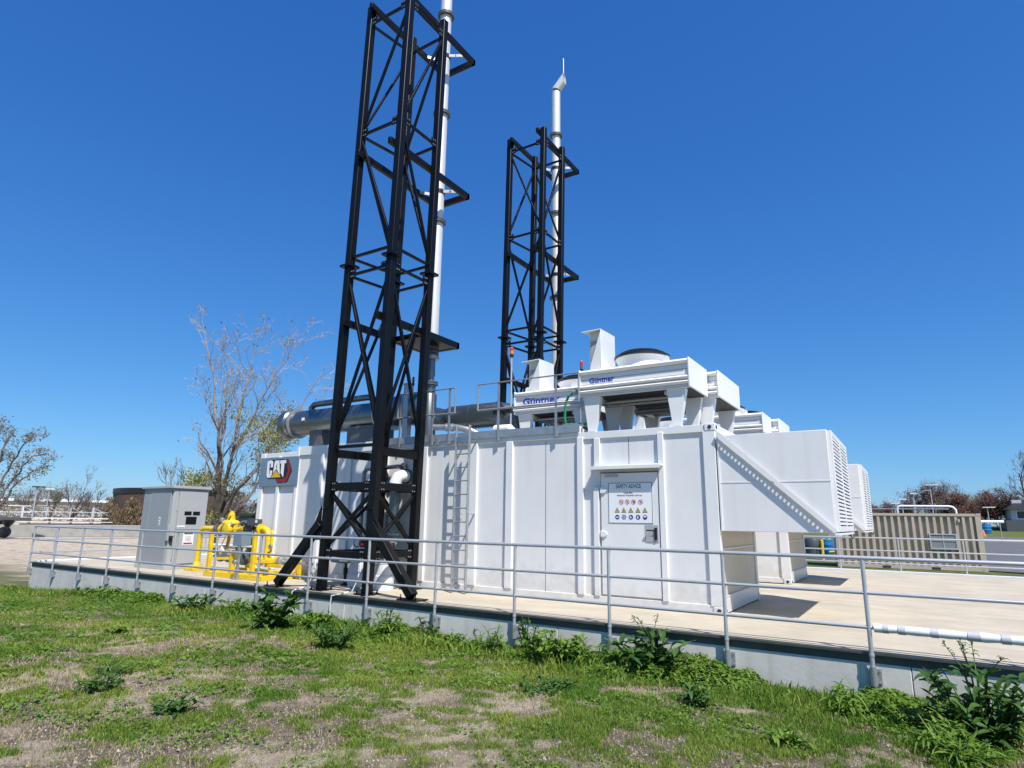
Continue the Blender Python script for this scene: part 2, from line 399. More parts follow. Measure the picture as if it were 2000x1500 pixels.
def clover():
    g = np.random.default_rng(12); n = 26000
    X = g.uniform(-20, 1.6, n*4); Y = g.uniform(1.6, 8.4, n*4)
    ok = (Y > 1.70+(X+5.6)*.69)
    d = np.clip((fbm(X*1.6+9, Y*1.6, 91, 4)-.52)*6+.5*np.clip((Y-7.2), 0, 1), 0, 1)*np.clip((9/np.hypot(X, Y))**1.2, .15, 1)
    ok &= g.uniform(0, 1, n*4) < d; X, Y = X[ok][:n], Y[ok][:n]; k = len(X)
    Z = gz(X, Y)+g.uniform(.008, .05, k); s = g.uniform(.010, .026, k)[:,None]*np.clip(np.hypot(X, Y)/6, .8, 1.8)[:,None]
    a = g.uniform(0, 6.283, k); t = g.uniform(-.5, .5, k); u = np.stack([np.cos(a), np.sin(a), t], -1); v = np.stack([-np.sin(a), np.cos(a), g.uniform(-.4, .4, k)], -1)
    c = np.stack([X, Y, Z], -1); co = np.stack([c-u*s, c+v*s*.6, c+u*s, c-v*s*.6], 1).reshape(-1, 3)
    me = mesh_from_arrays('clover', co, np.zeros((0,3), int), np.arange(k*4).reshape(k, 4), np.repeat(g.uniform(0, 1, k), 4), WEEDL)
    o = bpy.data.objects.new('clover', me); COL.objects.link(o); tag(o, 'small round leaved ground plants mixed into the grass', 'ground cover', kind='stuff')
clover()

def pebbles(name, n, seed, rlo, rhi, big, m, label):
    g = np.random.default_rng(seed); X = g.uniform(-13, 1.6, n*6); Y = g.uniform(1.6, 8.35, n*6)
    ok = (Y > 1.70+(X+5.6)*.69) & (g.uniform(0, 1, n*6) > grass_density(X, Y)*.92) & (g.uniform(0, 1, n*6) < np.clip((6.5/np.hypot(X, Y))**1.6, .1, 1)); X, Y = X[ok][:n], Y[ok][:n]; k = len(X)
    r = g.uniform(rlo, rhi, k)*np.where(g.uniform(0, 1, k) < .03, big, 1); Z = gz(X, Y)+r*.25
    base = np.array([(1,0,0),(.3,.95,0),(-.8,.6,0),(-.8,-.6,0),(.3,-.95,0),(0,0,.75)]); co = base[None]*(r[:,None,None])*g.uniform(.65, 1.35, (k, 6, 1))
    a = g.uniform(0, 6.283, k); ca, sa = np.cos(a)[:,None], np.sin(a)[:,None]; x = co[...,0]*ca-co[...,1]*sa; y = co[...,0]*sa+co[...,1]*ca
    co = np.stack([x+X[:,None], y+Y[:,None], co[...,2]+Z[:,None]-.0], -1); co[:,:5,2] -= r[:,None]*.4
    tri = np.array([(0,1,5),(1,2,5),(2,3,5),(3,4,5),(4,0,5)]); T = (np.arange(k)[:,None,None]*6+tri[None]).reshape(-1, 3)
    me = mesh_from_arrays(name, co.reshape(-1, 3), T, np.zeros((0,4), int), np.zeros(k*6), m)
    o = bpy.data.objects.new(name, me); COL.objects.link(o); tag(o, label, 'pebbles', kind='stuff')
pebbles('pebbles', 3000, 3, .004, .010, 1.9, STRAWM, 'small pale stones scattered on the bare soil')
pebbles('soil_clods', 11000, 4, .005, .014, 1.6, CLODM, 'small crumbly clods of brown soil on the bare patches')
def herbage():
    g = np.random.default_rng(44); n = 46000
    X = g.uniform(-19, 1.6, n*3); Y = 8.44-np.abs(g.normal(0, .42, n*3))-.02
    m_ = np.clip((fbm(X*.8+2, Y*.25, 15, 4)-.46)*5, 0, 1)*np.clip(1-(8.4-Y)/1.3, 0, 1)
    ok = g.uniform(0, 1, n*3) < m_; X, Y, m_ = X[ok][:n], Y[ok][:n], m_[ok][:n]; k = len(X)
    top = .05+.30*m_*fbm(X*2.2, Y*2.2, 17, 3); Z = gz(X, Y)+top*np.sqrt(g.uniform(0, 1, k)); L_ = g.uniform(.016, .045, k)[:,None]
    a = g.uniform(0, 6.283, k); u = np.stack([np.cos(a), np.sin(a), g.uniform(-.3, .9, k)], -1); u /= np.linalg.norm(u, axis=1)[:,None]; v = np.stack([-np.sin(a), np.cos(a), g.uniform(-.5, .5, k)], -1)
    c = np.stack([X, np.minimum(Y, 8.42), Z], -1); co = np.stack([c-u*L_, c+v*L_*.42, c+u*L_, c-v*L_*.42], 1); co[...,1] = np.minimum(co[...,1], 8.455)
    me = mesh_from_arrays('low_herbage', co.reshape(-1, 3), np.zeros((0,3), int), np.arange(k*4).reshape(k, 4), np.repeat(np.clip(g.normal(.45, .25, k), 0, 1), 4), WEEDL)
    o = bpy.data.objects.new('low_herbage', me); COL.objects.link(o); tag(o, 'tangled low green herbage growing against the foot of the wall', 'ground cover', kind='stuff')
herbage()

# ------------------------------------------------------------------ concrete platform
plat = thing('concrete_platform', (XL, YE, -1.0), 'long grey concrete equipment platform with beige top above the grass', 'platform')
MB().box(XL+.06, XR, YE+.06, YR-.06, -.30, 0).build('slab', SLABM, plat)
w = MB()
jx = [XL, -17.8, -13.3, -8.95, -4.55, -.2, 4.2, 9, XR]
for a, b in zip(jx[:-1], jx[1:]): w.box(a+.004, b-.004, YE, YE+.25, -1.3, -.115)
w.box(XL, XL+.25, YE+.25, YR-.25, -1.3, -.115); w.box(XL, XR, YR-.25, YR, -1.3, -.115)
w.build('retaining_wall', CONC, plat, bevel=.008)
e = MB()
e.box(XL-.01, XR, YE-.045, YE+.06, -.022, .004); e.box(XL, XR, YE+.002, YE+.055, -.112, -.022)  # steel lip, then a dark strip painting its shadow on the wall
e.build('edge_lip_shade_strip', EDGE, plat)
k = MB(); k.box(XL-.02, XL+.16, YE+.08, YR, .001, .05); k.box(XL+.16, XR, YR-.16, YR+.02, .001, .05)
k.build('kerb', KERBM, plat, bevel=.006)

# ------------------------------------------------------------------ pipe railings
def railing(name, pts_posts, ends, label, out, top_mid_low=(1.02,.64,.27), side='front'):
    """posts: list of (x,y); rails run between ends"""
    t = thing(name, (pts_posts[0][0], pts_posts[0][1], 0), label, 'railing', 'pipe railings round the platform')
    (xa, ya), (xb, yb) = ends
    for nm, z in (('top_rail', top_mid_low[0]), ('middle_rail', top_mid_low[1]), ('lower_rail', top_mid_low[2])):
        MB().tube([(xa, ya, z), (xb, yb, z)], .0245 if nm == 'top_rail' else .021, 12).build(nm, RAIL, t)
    for (x, y) in pts_posts:
        p = MB().tube([(x, y, -.34 if out else .05), (x, y, top_mid_low[0]-.02)], .024, 12)
        po = p.build('post', RAIL, t)
        if out:
            ox, oy = out
            br = MB()
            if side == 'front':
                br.box(x-.075, x+.075, YE-.012, YE-.001, -.33, -.17)
                br.lathe([(.033,-.34),(.033,-.14)], (x, y, 0), n=12)
                br.box(x-.033, x+.033, y, YE-.012, -.33, -.17)
                for bx in (-.058, .058):
                    for bz in (-.31, -.19): br.lathe([(.011,0),(.011,.016)], (x+bx, YE-.012, bz), (0,-1,0), 6)
            else:
                br.box(XL-.012, XL-.001, y-.07, y+.07, -.33, -.17); br.box(x, XL-.012, y-.03, y+.03, -.33, -.17)
            br.build('bracket', GALV, po)
            MB().lathe([(.03,-.012),(.03,.012)], (x, y, -.02), n=12).build('collar', RAIL, po)
        else:
            MB().box(x-.05, x+.05, y-.05, y+.05, .05, .06).build('base_plate', RAIL, po)
    return t
fp = [-.56,-2.13,-3.70,-5.25,-6.79,-8.34,-9.89,-11.42,-12.94,-14.48,-16.00,-17.50,-18.98,-20.48,-21.97,1.0,2.55,4.1]
railing('pipe_railing', [(x, YE-.075) for x in fp], ((-22.0, YE-.075), (6, YE-.075)), 'long grey three-rail pipe railing along the front edge of the platform above the grass', (0,-1))
railing('pipe_railing', [(XL-.06, 9.0+1.62*i) for i in range(9)], ((XL-.06, YE-.05), (XL-.06, YR)), 'pale pipe railing closing the far left end of the platform beyond the grey cabinet', (-1,0), side='left')
railing('pipe_railing', [(-21.7+1.63*i, YR-.07) for i in range(19)], ((XL, YR-.07), (12, YR-.07)), 'white pipe railing along the rear edge in front of the beige container', None)

t = thing('pipe_sleeve', (-.5, YE-.075, .27), 'white plastic pipe wrap taped round the lowest front rail at the right', 'pipe wrap')
pts = []; rr = []
for i in range(24):
    x = -.51+i*.10; pts.append((x, YE-.075, .27)); rr.append(.043+.004*math.sin(i*2.1)+(.004 if i % 5 == 0 else 0))
MB().tube(pts, rr, 16).build('sleeve', INSUL, t)
for x0, wd in ((-.43,.06),(-.28,.07),(.02,.07),(.34,.11),(.62,.08),(1.0,.05)):
    MB().tube([(x0, YE-.075, .27), (x0+wd, YE-.075, .27)], .0485, 16).build('tape_band', TAPE, t)

# ------------------------------------------------------------------ generator container
def make_container():
    x0, x1, y0, y1 = -14.33, -2.62, YC, YC+2.6
    t = thing('generator_container', (x0, y0, 0), 'nearer long white generator container with a personnel door and a bear-free grey logo plate', 'container', 'white generator containers')
    b = MB()                                       # panel skin, set back between the frame members
    b.box(x0+.03, x1-.03, y0+.035, y1-.03, .06, 2.92)
    b.box(-12.87, -5.06, y0+.05, y1-.05, 2.9, 3.08)
    b.build('wall', WHITE, t)
    f = MB()                                       # frame
    f.box(x0, x1, y0, y0+.10, .02, .14); f.box(x0, -12.87, y0, y0+.09, 2.88, 3.0); f.box(-12.87, -5.06, y0-.002, y0+.10, 2.90, 3.115); f.box(-5.06, x1, y0, y0+.09, 2.86, 2.985)
    f.box(x0, x1, y1-.09, y1, .02, .14); f.box(x0, x1, y1-.09, y1, 2.86, 2.985)
    f.box(x1-.06, x1+.0, y0+.1, y1-.09, 2.86, 2.985); f.box(x1-.06, x1, y0+.1, y1-.09, .02, .26)
    f.box(x0, x0+.06, y0+.1, y1-.09, .02, 2.98)
    f.box(x1-.20, x1-.002, y0-.012, y0+.12, .12, 2.88); f.box(x1-.13, x1, y1-.12, y1+.008, .12, 2.88)
    f.box(x0+.002, x0+.15, y0-.008, y0+.12, .12, 2.9); f.box(-12.93, -12.84, y0-.012, y0+.1, .13, 3.12)
    f.build('frame', WHITE2, t, bevel=.006)
    for a, c, z0, z1 in ((-7.54,-7.37,.14,2.9),(-6.67,-6.52,.14,2.9),(-5.12,-5.0,.14,2.9),(-3.59,-3.49,.14,2.9),(-8.80,-8.68,.14,2.9),(-9.95,-9.83,.14,2.9),(-11.1,-10.98,.14,2.9),(-12.05,-11.93,.14,2.9),(-13.62,-13.52,.14,2.9),(-4.78,-4.67,2.36,2.86),(-4.80,-4.70,.14,1.98)):
        MB().box(a, c, y0-.022, y0+.06, z0, z1).build('panel_rib', WHITE2, t, bevel=.006)
    s = MB()
    for x in (-5.80,-4.13): s.box(x-.003, x+.003, y0+.030, y0+.036, .14 if x < -5 else 2.36, 2.86)
    s.build('panel_seam', GREYDARK, t)
    for x in (x1-.165, x0-.012):
        for yy in (y0-.02, y1-.145):
            for za, zb in ((.0, .118), (2.872, 3.0)): MB().box(x, x+.178, yy, yy+.162, za, zb).build('corner_casting', WHITE2, t, bevel=.012)
    h = MB()
    for z in (.06, 2.936):
        h.lathe([(.032,0),(.032,.004)], (x1-.075, y0-.0235, z), (0,-1,0), 14); h.lathe([(.032,0),(.032,.004)], (x1+.0165, y0+.06, z), (1,0,0), 14)
    h.build('casting_hole', DARKM, t)
    # door, canopy
    d = MB().box(-4.66, -3.605, y0-.004, y0+.05, .17, 2.225).build('door', WHITE2, t, bevel=.006)
    g = MB(); g.box(-4.676, -4.662, y0+.02, y0+.034, .16, 2.24); g.box(-3.603, -3.592, y0+.0, y0+.034, .16, 2.24); g.box(-4.67, -3.6, y0+.0, y0+.034, 2.227, 2.245)
    g.build('door_gap', GREYDARK, d)
    MB().box(-4.57, -4.33, y0-.04, y0-.005, 2.155, 2.205).build('door_closer', GREYCAB, d, bevel=.004)
    hb = MB(); hb.box(-3.86, -3.625, y0-.012, y0-.0045, 1.06, 1.345)
    hb.build('handle_recess', GREYCAB, d, bevel=.004)
    hh = MB(); hh.box(-3.69, -3.645, y0-.035, y0-.0125, 1.10, 1.30); hh.bar((-3.67, y0-.06, 1.255), (-3.82, y0-.06, 1.255), .022); hh.bar((-3.67, y0-.03, 1.255), (-3.67, y0-.06, 1.255), .022)
    hh.build('handle', BLK, d, bevel=.005)
    fl = MB(); fl.face([(-3.85, y0-.0125, 1.07), (-3.72, y0-.0125, 1.07), (-3.70, y0-.045, 1.15), (-3.83, y0-.045, 1.16)]); fl.build('recess_flap', WHITE2, d)
    for z in (1.93, 1.18):
        hg = MB().xz([(-4.67, z-.055), (-4.58, z-.05), (-4.545, z-.015), (-4.55, z+.015), (-4.59, z+.045), (-4.67, z+.055)], y0-.03, y0-.0045)
        hg.build('hinge', WHITE2, d, bevel=.006)
    cn = MB(); cn.box(-4.79, -3.51, y0-.15, y0-.019, 2.325, 2.345); cn.box(-4.79, -3.51, y0-.155, y0-.145, 2.285, 2.345); cn.box(-4.79, -3.51, y0-.02, y0+.03, 2.325, 2.375)
    cn.build('door_canopy', WHITE2, t, bevel=.003)
    # safety sign
    sg = MB().box(-4.52, -3.71, y0-.009, y0-.0045, 1.36, 2.06).build('safety_sign', SIGNW, t)
    bo = MB(); y = y0-.0105
    for a in ((-4.515,-3.715,2.047,2.055),(-4.515,-3.715,1.365,1.373),(-4.515,-4.507,1.373,2.047),(-3.723,-3.715,1.373,2.047)): bo.box(a[0], a[1], y, y0-.0092, a[2], a[3])
    bo.build('sign_border', LOGOK, sg, smooth=False)
    text('sign_lettering', 'SAFETY ADVICE', -4.37, -3.91, 1.96, 2.028, y, LOGOK, sg, .014)
    text('sign_lettering', 'Close door', -4.225, -4.06, 1.866, 1.904, y, LOGOK, sg, .006)
    text('sign_lettering', 'Attention! Automatic start-up', -4.355, -3.90, 1.813, 1.857, y, LOGOK, sg, .006)
    def disc(mb, cx, cz, r, yy, n=20): mb.face([(cx+r*math.cos(2*math.pi*k/n), yy, cz+r*math.sin(2*math.pi*k/n)) for k in range(n)])
    def ringf(mb, cx, cz, r0, r1, yy, n=20):
        for k in range(n):
            a, b2 = 2*math.pi*k/n, 2*math.pi*(k+1)/n
            mb.face([(cx+r0*math.cos(a), yy, cz+r0*math.sin(a)), (cx+r1*math.cos(a), yy, cz+r1*math.sin(a)), (cx+r1*math.cos(b2), yy, cz+r1*math.sin(b2)), (cx+r0*math.cos(b2), yy, cz+r0*math.sin(b2))])
    pr_ = MB(); pk = MB(); ptri = MB(); pbl = MB(); pw = MB()
    for i, cx in enumerate((-4.275,-4.165,-4.052,-3.925)):
        cz = 1.725; ringf(pr_, cx, cz, .033, .041, y-.001)
        pr_.face([(cx-.028, y-.0012, cz+.022), (cx-.022, y-.0012, cz+.028), (cx+.028, y-.0012, cz-.022), (cx+.022, y-.0012, cz-.028)])
        if i == 0: pk.face([(cx-.02, y, cz-.004), (cx+.02, y, cz-.004), (cx+.02, y, cz+.006), (cx-.02, y, cz+.006)])
        elif i == 1: pk.face([(cx-.004, y, cz-.02), (cx+.006, y, cz-.02), (cx+.012, y, cz+.02), (cx+.004, y, cz+.02)])
        elif i == 2: disc(pk, cx+.006, cz, .018, y)
        else: pk.face([(cx-.02, y, cz+.012), (cx+.02, y, cz+.012), (cx+.006, y, cz-.02)])
    for i, cx in enumerate((-4.355,-4.233,-4.105,-3.977,-3.852)):
        cz = 1.585
        pk.face([(cx-.047, y, cz-.04), (cx+.047, y, cz-.04), (cx, y, cz+.047)])
        ptri.face([(cx-.034, y-.0012, cz-.032), (cx+.034, y-.0012, cz-.032), (cx, y-.0012, cz+.031)])
        pk.face([(cx-.006, y-.002, cz-.022), (cx+.006, y-.002, cz-.022), (cx+.004+.003*(i % 2), y-.002, cz+.01), (cx-.004, y-.002, cz+.01)])
        cz = 1.468; disc(pbl, cx, cz, .041, y)
        if i == 0: pw.face([(cx-.024, y-.0012, cz-.01), (cx+.024, y-.0012, cz-.01), (cx+.024, y-.0012, cz+.008), (cx-.024, y-.0012, cz+.008)])
        elif i == 1: ringf(pw, cx, cz, .016, .026, y-.0012)
        elif i == 2: pw.face([(cx-.018, y-.0012, cz-.015), (cx+.022, y-.0012, cz-.015), (cx+.022, y-.0012, cz-.004), (cx-.002, y-.0012, cz), (cx-.004, y-.0012, cz+.024), (cx-.018, y-.0012, cz+.024)])
        elif i == 3: pw.face([(cx-.016, y-.0012, cz-.02), (cx+.004, y-.0012, cz-.026), (cx+.006, y-.0012, cz+.024), (cx-.014, y-.0012, cz+.016)])
        else: pw.face([(cx-.03, y-.0012, cz+.002), (cx+.03, y-.0012, cz+.002), (cx+.016, y-.0012, cz+.026), (cx-.016, y-.0012, cz+.026)])
    pr_.build('prohibition_symbols', SIGNR, sg, smooth=False, fixn=False); pk.build('black_symbols', LOGOK, sg, smooth=False, fixn=False); ptri.build('warning_triangles', SIGNY, sg, smooth=False, fixn=False)
    pbl.build('mandatory_discs', SIGNB, sg, smooth=False, fixn=False); pw.build('white_symbols', SIGNW, sg, smooth=False, fixn=False)
    # logo plate
    lp = MB().xz([(-14.29,2.875),(-12.80,2.875),(-12.80,2.165),(-14.29,2.155)], y0-.034, y0-.022).build('logo_plate', PLATE, t)
    Y1 = y0-.036
    MB().xz([(-14.032,2.397),(-14.028,2.74),(-14.0,2.80),(-13.938,2.826),(-13.279,2.825),(-13.198,2.815),(-13.042,2.556),(-13.054,2.489),(-13.169,2.268),(-13.216,2.235),(-13.532,2.221),(-13.574,2.256),(-13.639,2.333),(-13.951,2.34)], Y1-.006, Y1).build('logo_ground', LOGOK, lp, smooth=False)
    Y2 = Y1-.007
    MB().xz([(-13.265,2.80),(-13.205,2.794),(-13.066,2.557),(-13.079,2.496),(-13.191,2.275),(-13.238,2.246),(-13.534,2.242),(-13.60,2.328),(-13.481,2.32),(-13.293,2.332),(-13.244,2.358),(-13.174,2.526),(-13.193,2.588)], Y2-.004, Y2).build('logo_hexagon', LOGOR, lp, smooth=False)
    lt = MB()
    lt.xz([(-14.012,2.762),(-13.987,2.795),(-13.93,2.812),(-13.87,2.812),(-13.811,2.795),(-13.785,2.761),(-13.775,2.634),(-13.863,2.625),(-13.872,2.71),(-13.885,2.732),(-13.908,2.732),(-13.921,2.71),(-13.912,2.46),(-13.90,2.44),(-13.885,2.463),(-13.880,2.551),(-13.790,2.553),(-13.80,2.44),(-13.852,2.376),(-13.922,2.362),(-13.978,2.378),(-14.005,2.43)], Y2-.004, Y2)
    lt.xz([(-13.715,2.798),(-13.63,2.798),(-13.655,2.617),(-13.632,2.590),(-13.75,2.470)], Y2-.004, Y2)
    lt.xz([(-13.63,2.798),(-13.547,2.801),(-13.483,2.44),(-13.632,2.590),(-13.610,2.612),(-13.63,2.74)], Y2-.004, Y2)
    lt.xz([(-13.503,2.795),(-13.275,2.801),(-13.275,2.720),(-13.337,2.717),(-13.341,2.365),(-13.45,2.48),(-13.455,2.716),(-13.503,2.716)], Y2-.004, Y2)
    lt.build('logo_lettering', LOGOW, lp, smooth=False)
    MB().xz([(-13.632,2.574),(-13.376,2.354),(-13.869,2.350)], Y2-.006, Y2-.0045).build('logo_triangle_edge', LOGOK, lp, smooth=False)
    MB().xz([(-13.630,2.543),(-13.421,2.371),(-13.834,2.366)], Y2-.010, Y2-.0065).build('logo_triangle', LOGOY, lp, smooth=False)
    # air hood on the short end
    hx0, hx1, hy0, hy1, hz0, hz1 = -2.60, -.985, y0+.012, y0+2.54, 1.27, 2.785
    hood = MB().box(hx0, hx1, hy0, hy1, hz0, hz1).build('air_hood', WHITE, t, bevel=.006)
    sm = MB(); sm.box(hx0+.02, hx1, hy0-.006, hy0-.0005, 2.018, 2.036); sm.box(hx0-.0, hx0+.025, hy0-.02, hy0-.0005, hz0, hz1-.02); sm.build('hood_seam', WHITE2, hood)
    # louvre
    lv = MB(); X = hx1
    lv.box(X, X+.06, hy0+.06, hy0+.15, 1.29, 2.775); lv.box(X, X+.06, hy1-.13, hy1-.04, 1.29, 2.775); lv.box(X, X+.06, (hy0+hy1)/2-.045, (hy0+hy1)/2+.045, 1.37, 2.70)
    lv.box(X, X+.06, hy0+.15, hy1-.13, 2.70, 2.775); lv.box(X, X+.06, hy0+.15, hy1-.13, 1.29, 1.37)
    lv.build('louvre_frame', WHITE2, hood, bevel=.004)
    MB().box(X+.0005, X+.004, hy0+.15, hy1-.13, 1.37, 2.70).build('louvre_void', DARKM, hood)
    sl = MB(); n = 23
    for i in range(n):
        z = 1.385+i*(1.32/n)
        for a, c in ((hy0+.15, (hy0+hy1)/2-.045), ((hy0+hy1)/2+.045, hy1-.13)):
            sl._add([(X+.010, a, z+.054), (X+.010, c, z+.054), (X+.045, c, z+.004), (X+.045, a, z+.004), (X+.020, a, z+.057), (X+.020, c, z+.057), (X+.061, c, z+.004), (X+.061, a, z+.004), (X+.058, a, z+.034), (X+.058, c, z+.034)],
                    [(3,2,6,7),(0,1,2,3),(7,6,9,8),(8,9,5,4),(4,5,1,0),(0,3,7,8,4),(1,5,9,6,2)])
    sl.build('louvre_slats', WHITE2, hood, smooth=False)
    dr = MB(); dr.box(X-.10, X+.05, hy0+.02, hy1-.05, 1.235, 1.27); dr.build('hood_lip', WHITE2, hood, bevel=.004)
    lk = MB(); lk.tube([(X-.02, hy1-.02, 1.24), (X+.02, hy1+.0, 1.16), (X+.05, hy1+.03, 1.20), (X+.02, hy1+.0, 1.26)], .012, 6); lk.build('hood_latch', BLK, hood)
    # slotted diagonal strut: a flange with real holes plus a leg against the hood
    A = Vector((-2.60, 0, 2.80)); B = Vector((-.975, 0, 1.285)); D = (B-A); Ln = D.length; D.normalize(); p = .062
    st = MB(); m = 31
    rows = [(0, .020), (.020, .037), (.037, p)]
    cell = Ln/m
    def P(s, q): v = A+D*s; return (v.x, y0-q, v.z)
    nrm = Vector((-D.z, 0, D.x))*.006
    for i in range(m):
        for (q0, q1) in rows:
            segs = [(0, cell)] if q0 != .020 or i == 0 or i == m-1 else [(0, cell*.24), (cell*.76, cell)]
            for s0, s1 in segs:
                a = [P(i*cell+s0, q0), P(i*cell+s1, q0), P(i*cell+s1, q1), P(i*cell+s0, q1)]
                b2 = [tuple(Vector(v)+nrm) for v in a]
                st._add(a+b2, [(3,2,1,0),(4,5,6,7),(0,1,5,4),(1,2,6,5),(2,3,7,6),(3,0,4,7)])
    st.build('slotted_strut', WHITE2, hood, smooth=False)
    MB().xz([(A.x, A.z+.0), (A.x+.06, A.z+.03), (B.x+.02, B.z+.035), (B.x, B.z-.01)], y0-p-.006, y0-p).build('strut_edge', WHITE2, hood)
    # roof plate over the pipe ports
    for (px, pz, r) in ((-9.25,2.29,.16),(-9.93,2.29,.15),(-9.35,2.50,.09)):
        MB().lathe([(r,0),(r,.03)], (px, y0-.001, pz), (0,-1,0), 20).build('pipe_port', GREYDARK, t)
    MB().box(-5.0, x1-.12, y0+.12, y1-.12, 2.92, 2.945).build('bounce_cut_sheet', GREYCAB2, t); MB().box(-12.8, -5.12, y0+.85, y1-.1, 3.08, 3.10).build('bounce_cut_sheet', GREYCAB2, t)  # added dark sheets, unseen from below, cut bounce light under the coolers
    wk = MB(); wk.box(-9.9, -5.06, y0-.035, y0-.025, 3.0, 3.15); wk.box(-9.9, -5.06, y0+.0, y0+.75, 3.12, 3.15)
    wk.build('roof_walkway', GALV, t)
    for x in (-8.4, -6.85, -5.54, -8.07, -8.56): MB().box(x-.05, x+.05, y0-.045, y0-.0365, 2.93, 3.05).build('walkway_clip', GALV, t)
    MB().box(x1-.0295, x1-.022, y0+.125, y1-.125, .262, 2.85).build('slab_bounce_sheet', ENDM, t)  # added sheet, its cream stands for slab light on the white end wall
    sw = MB()
    for z in (.26, .98): sw.box(x1+.0005, x1+.006, y0+.12, y1-.1, z, z+.02)
    sw.build('end_trim', WHITE2, t)
    return t
con1 = make_container()
con1['label'] = 'nearer long white generator container with safety sign on its door and a logo plate'

# ------------------------------------------------------------------ dry coolers
def flute(xa, xb, y, z0, z1, mb):
    """ribbed front sheet between z0 and z1, bulging towards -Y"""
    h = z1-z0
    segs = [(1.0,.80,'r'),(.80,.62,'f'),(.62,.42,'f'),(.42,.24,'r'),(.24,.08,'r'),(.08,0,'f')]
    prof = [(0.0, z1)]
    for a, b, k in segs:
        za, zb = z0+a*h, z0+b*h
        if k == 'r':
            for i in range(1, 8):
                s = i/8; prof.append((-.078*math.sin(math.pi*s)-.002, za+(zb-za)*s))
            prof.append((0.0, zb))
        else:
            prof += [(.004, za-.004), (-.016, za-.008), (-.016, zb+.008), (.004, zb+.004), (0.0, zb)]
    n = len(prof)
    vs = [(xa, y+p[0], p[1]) for p in prof]+[(xb, y+p[0], p[1]) for p in prof]
    mb._add(vs, [(i, i+1, n+i+1, n+i) for i in range(n-1)])
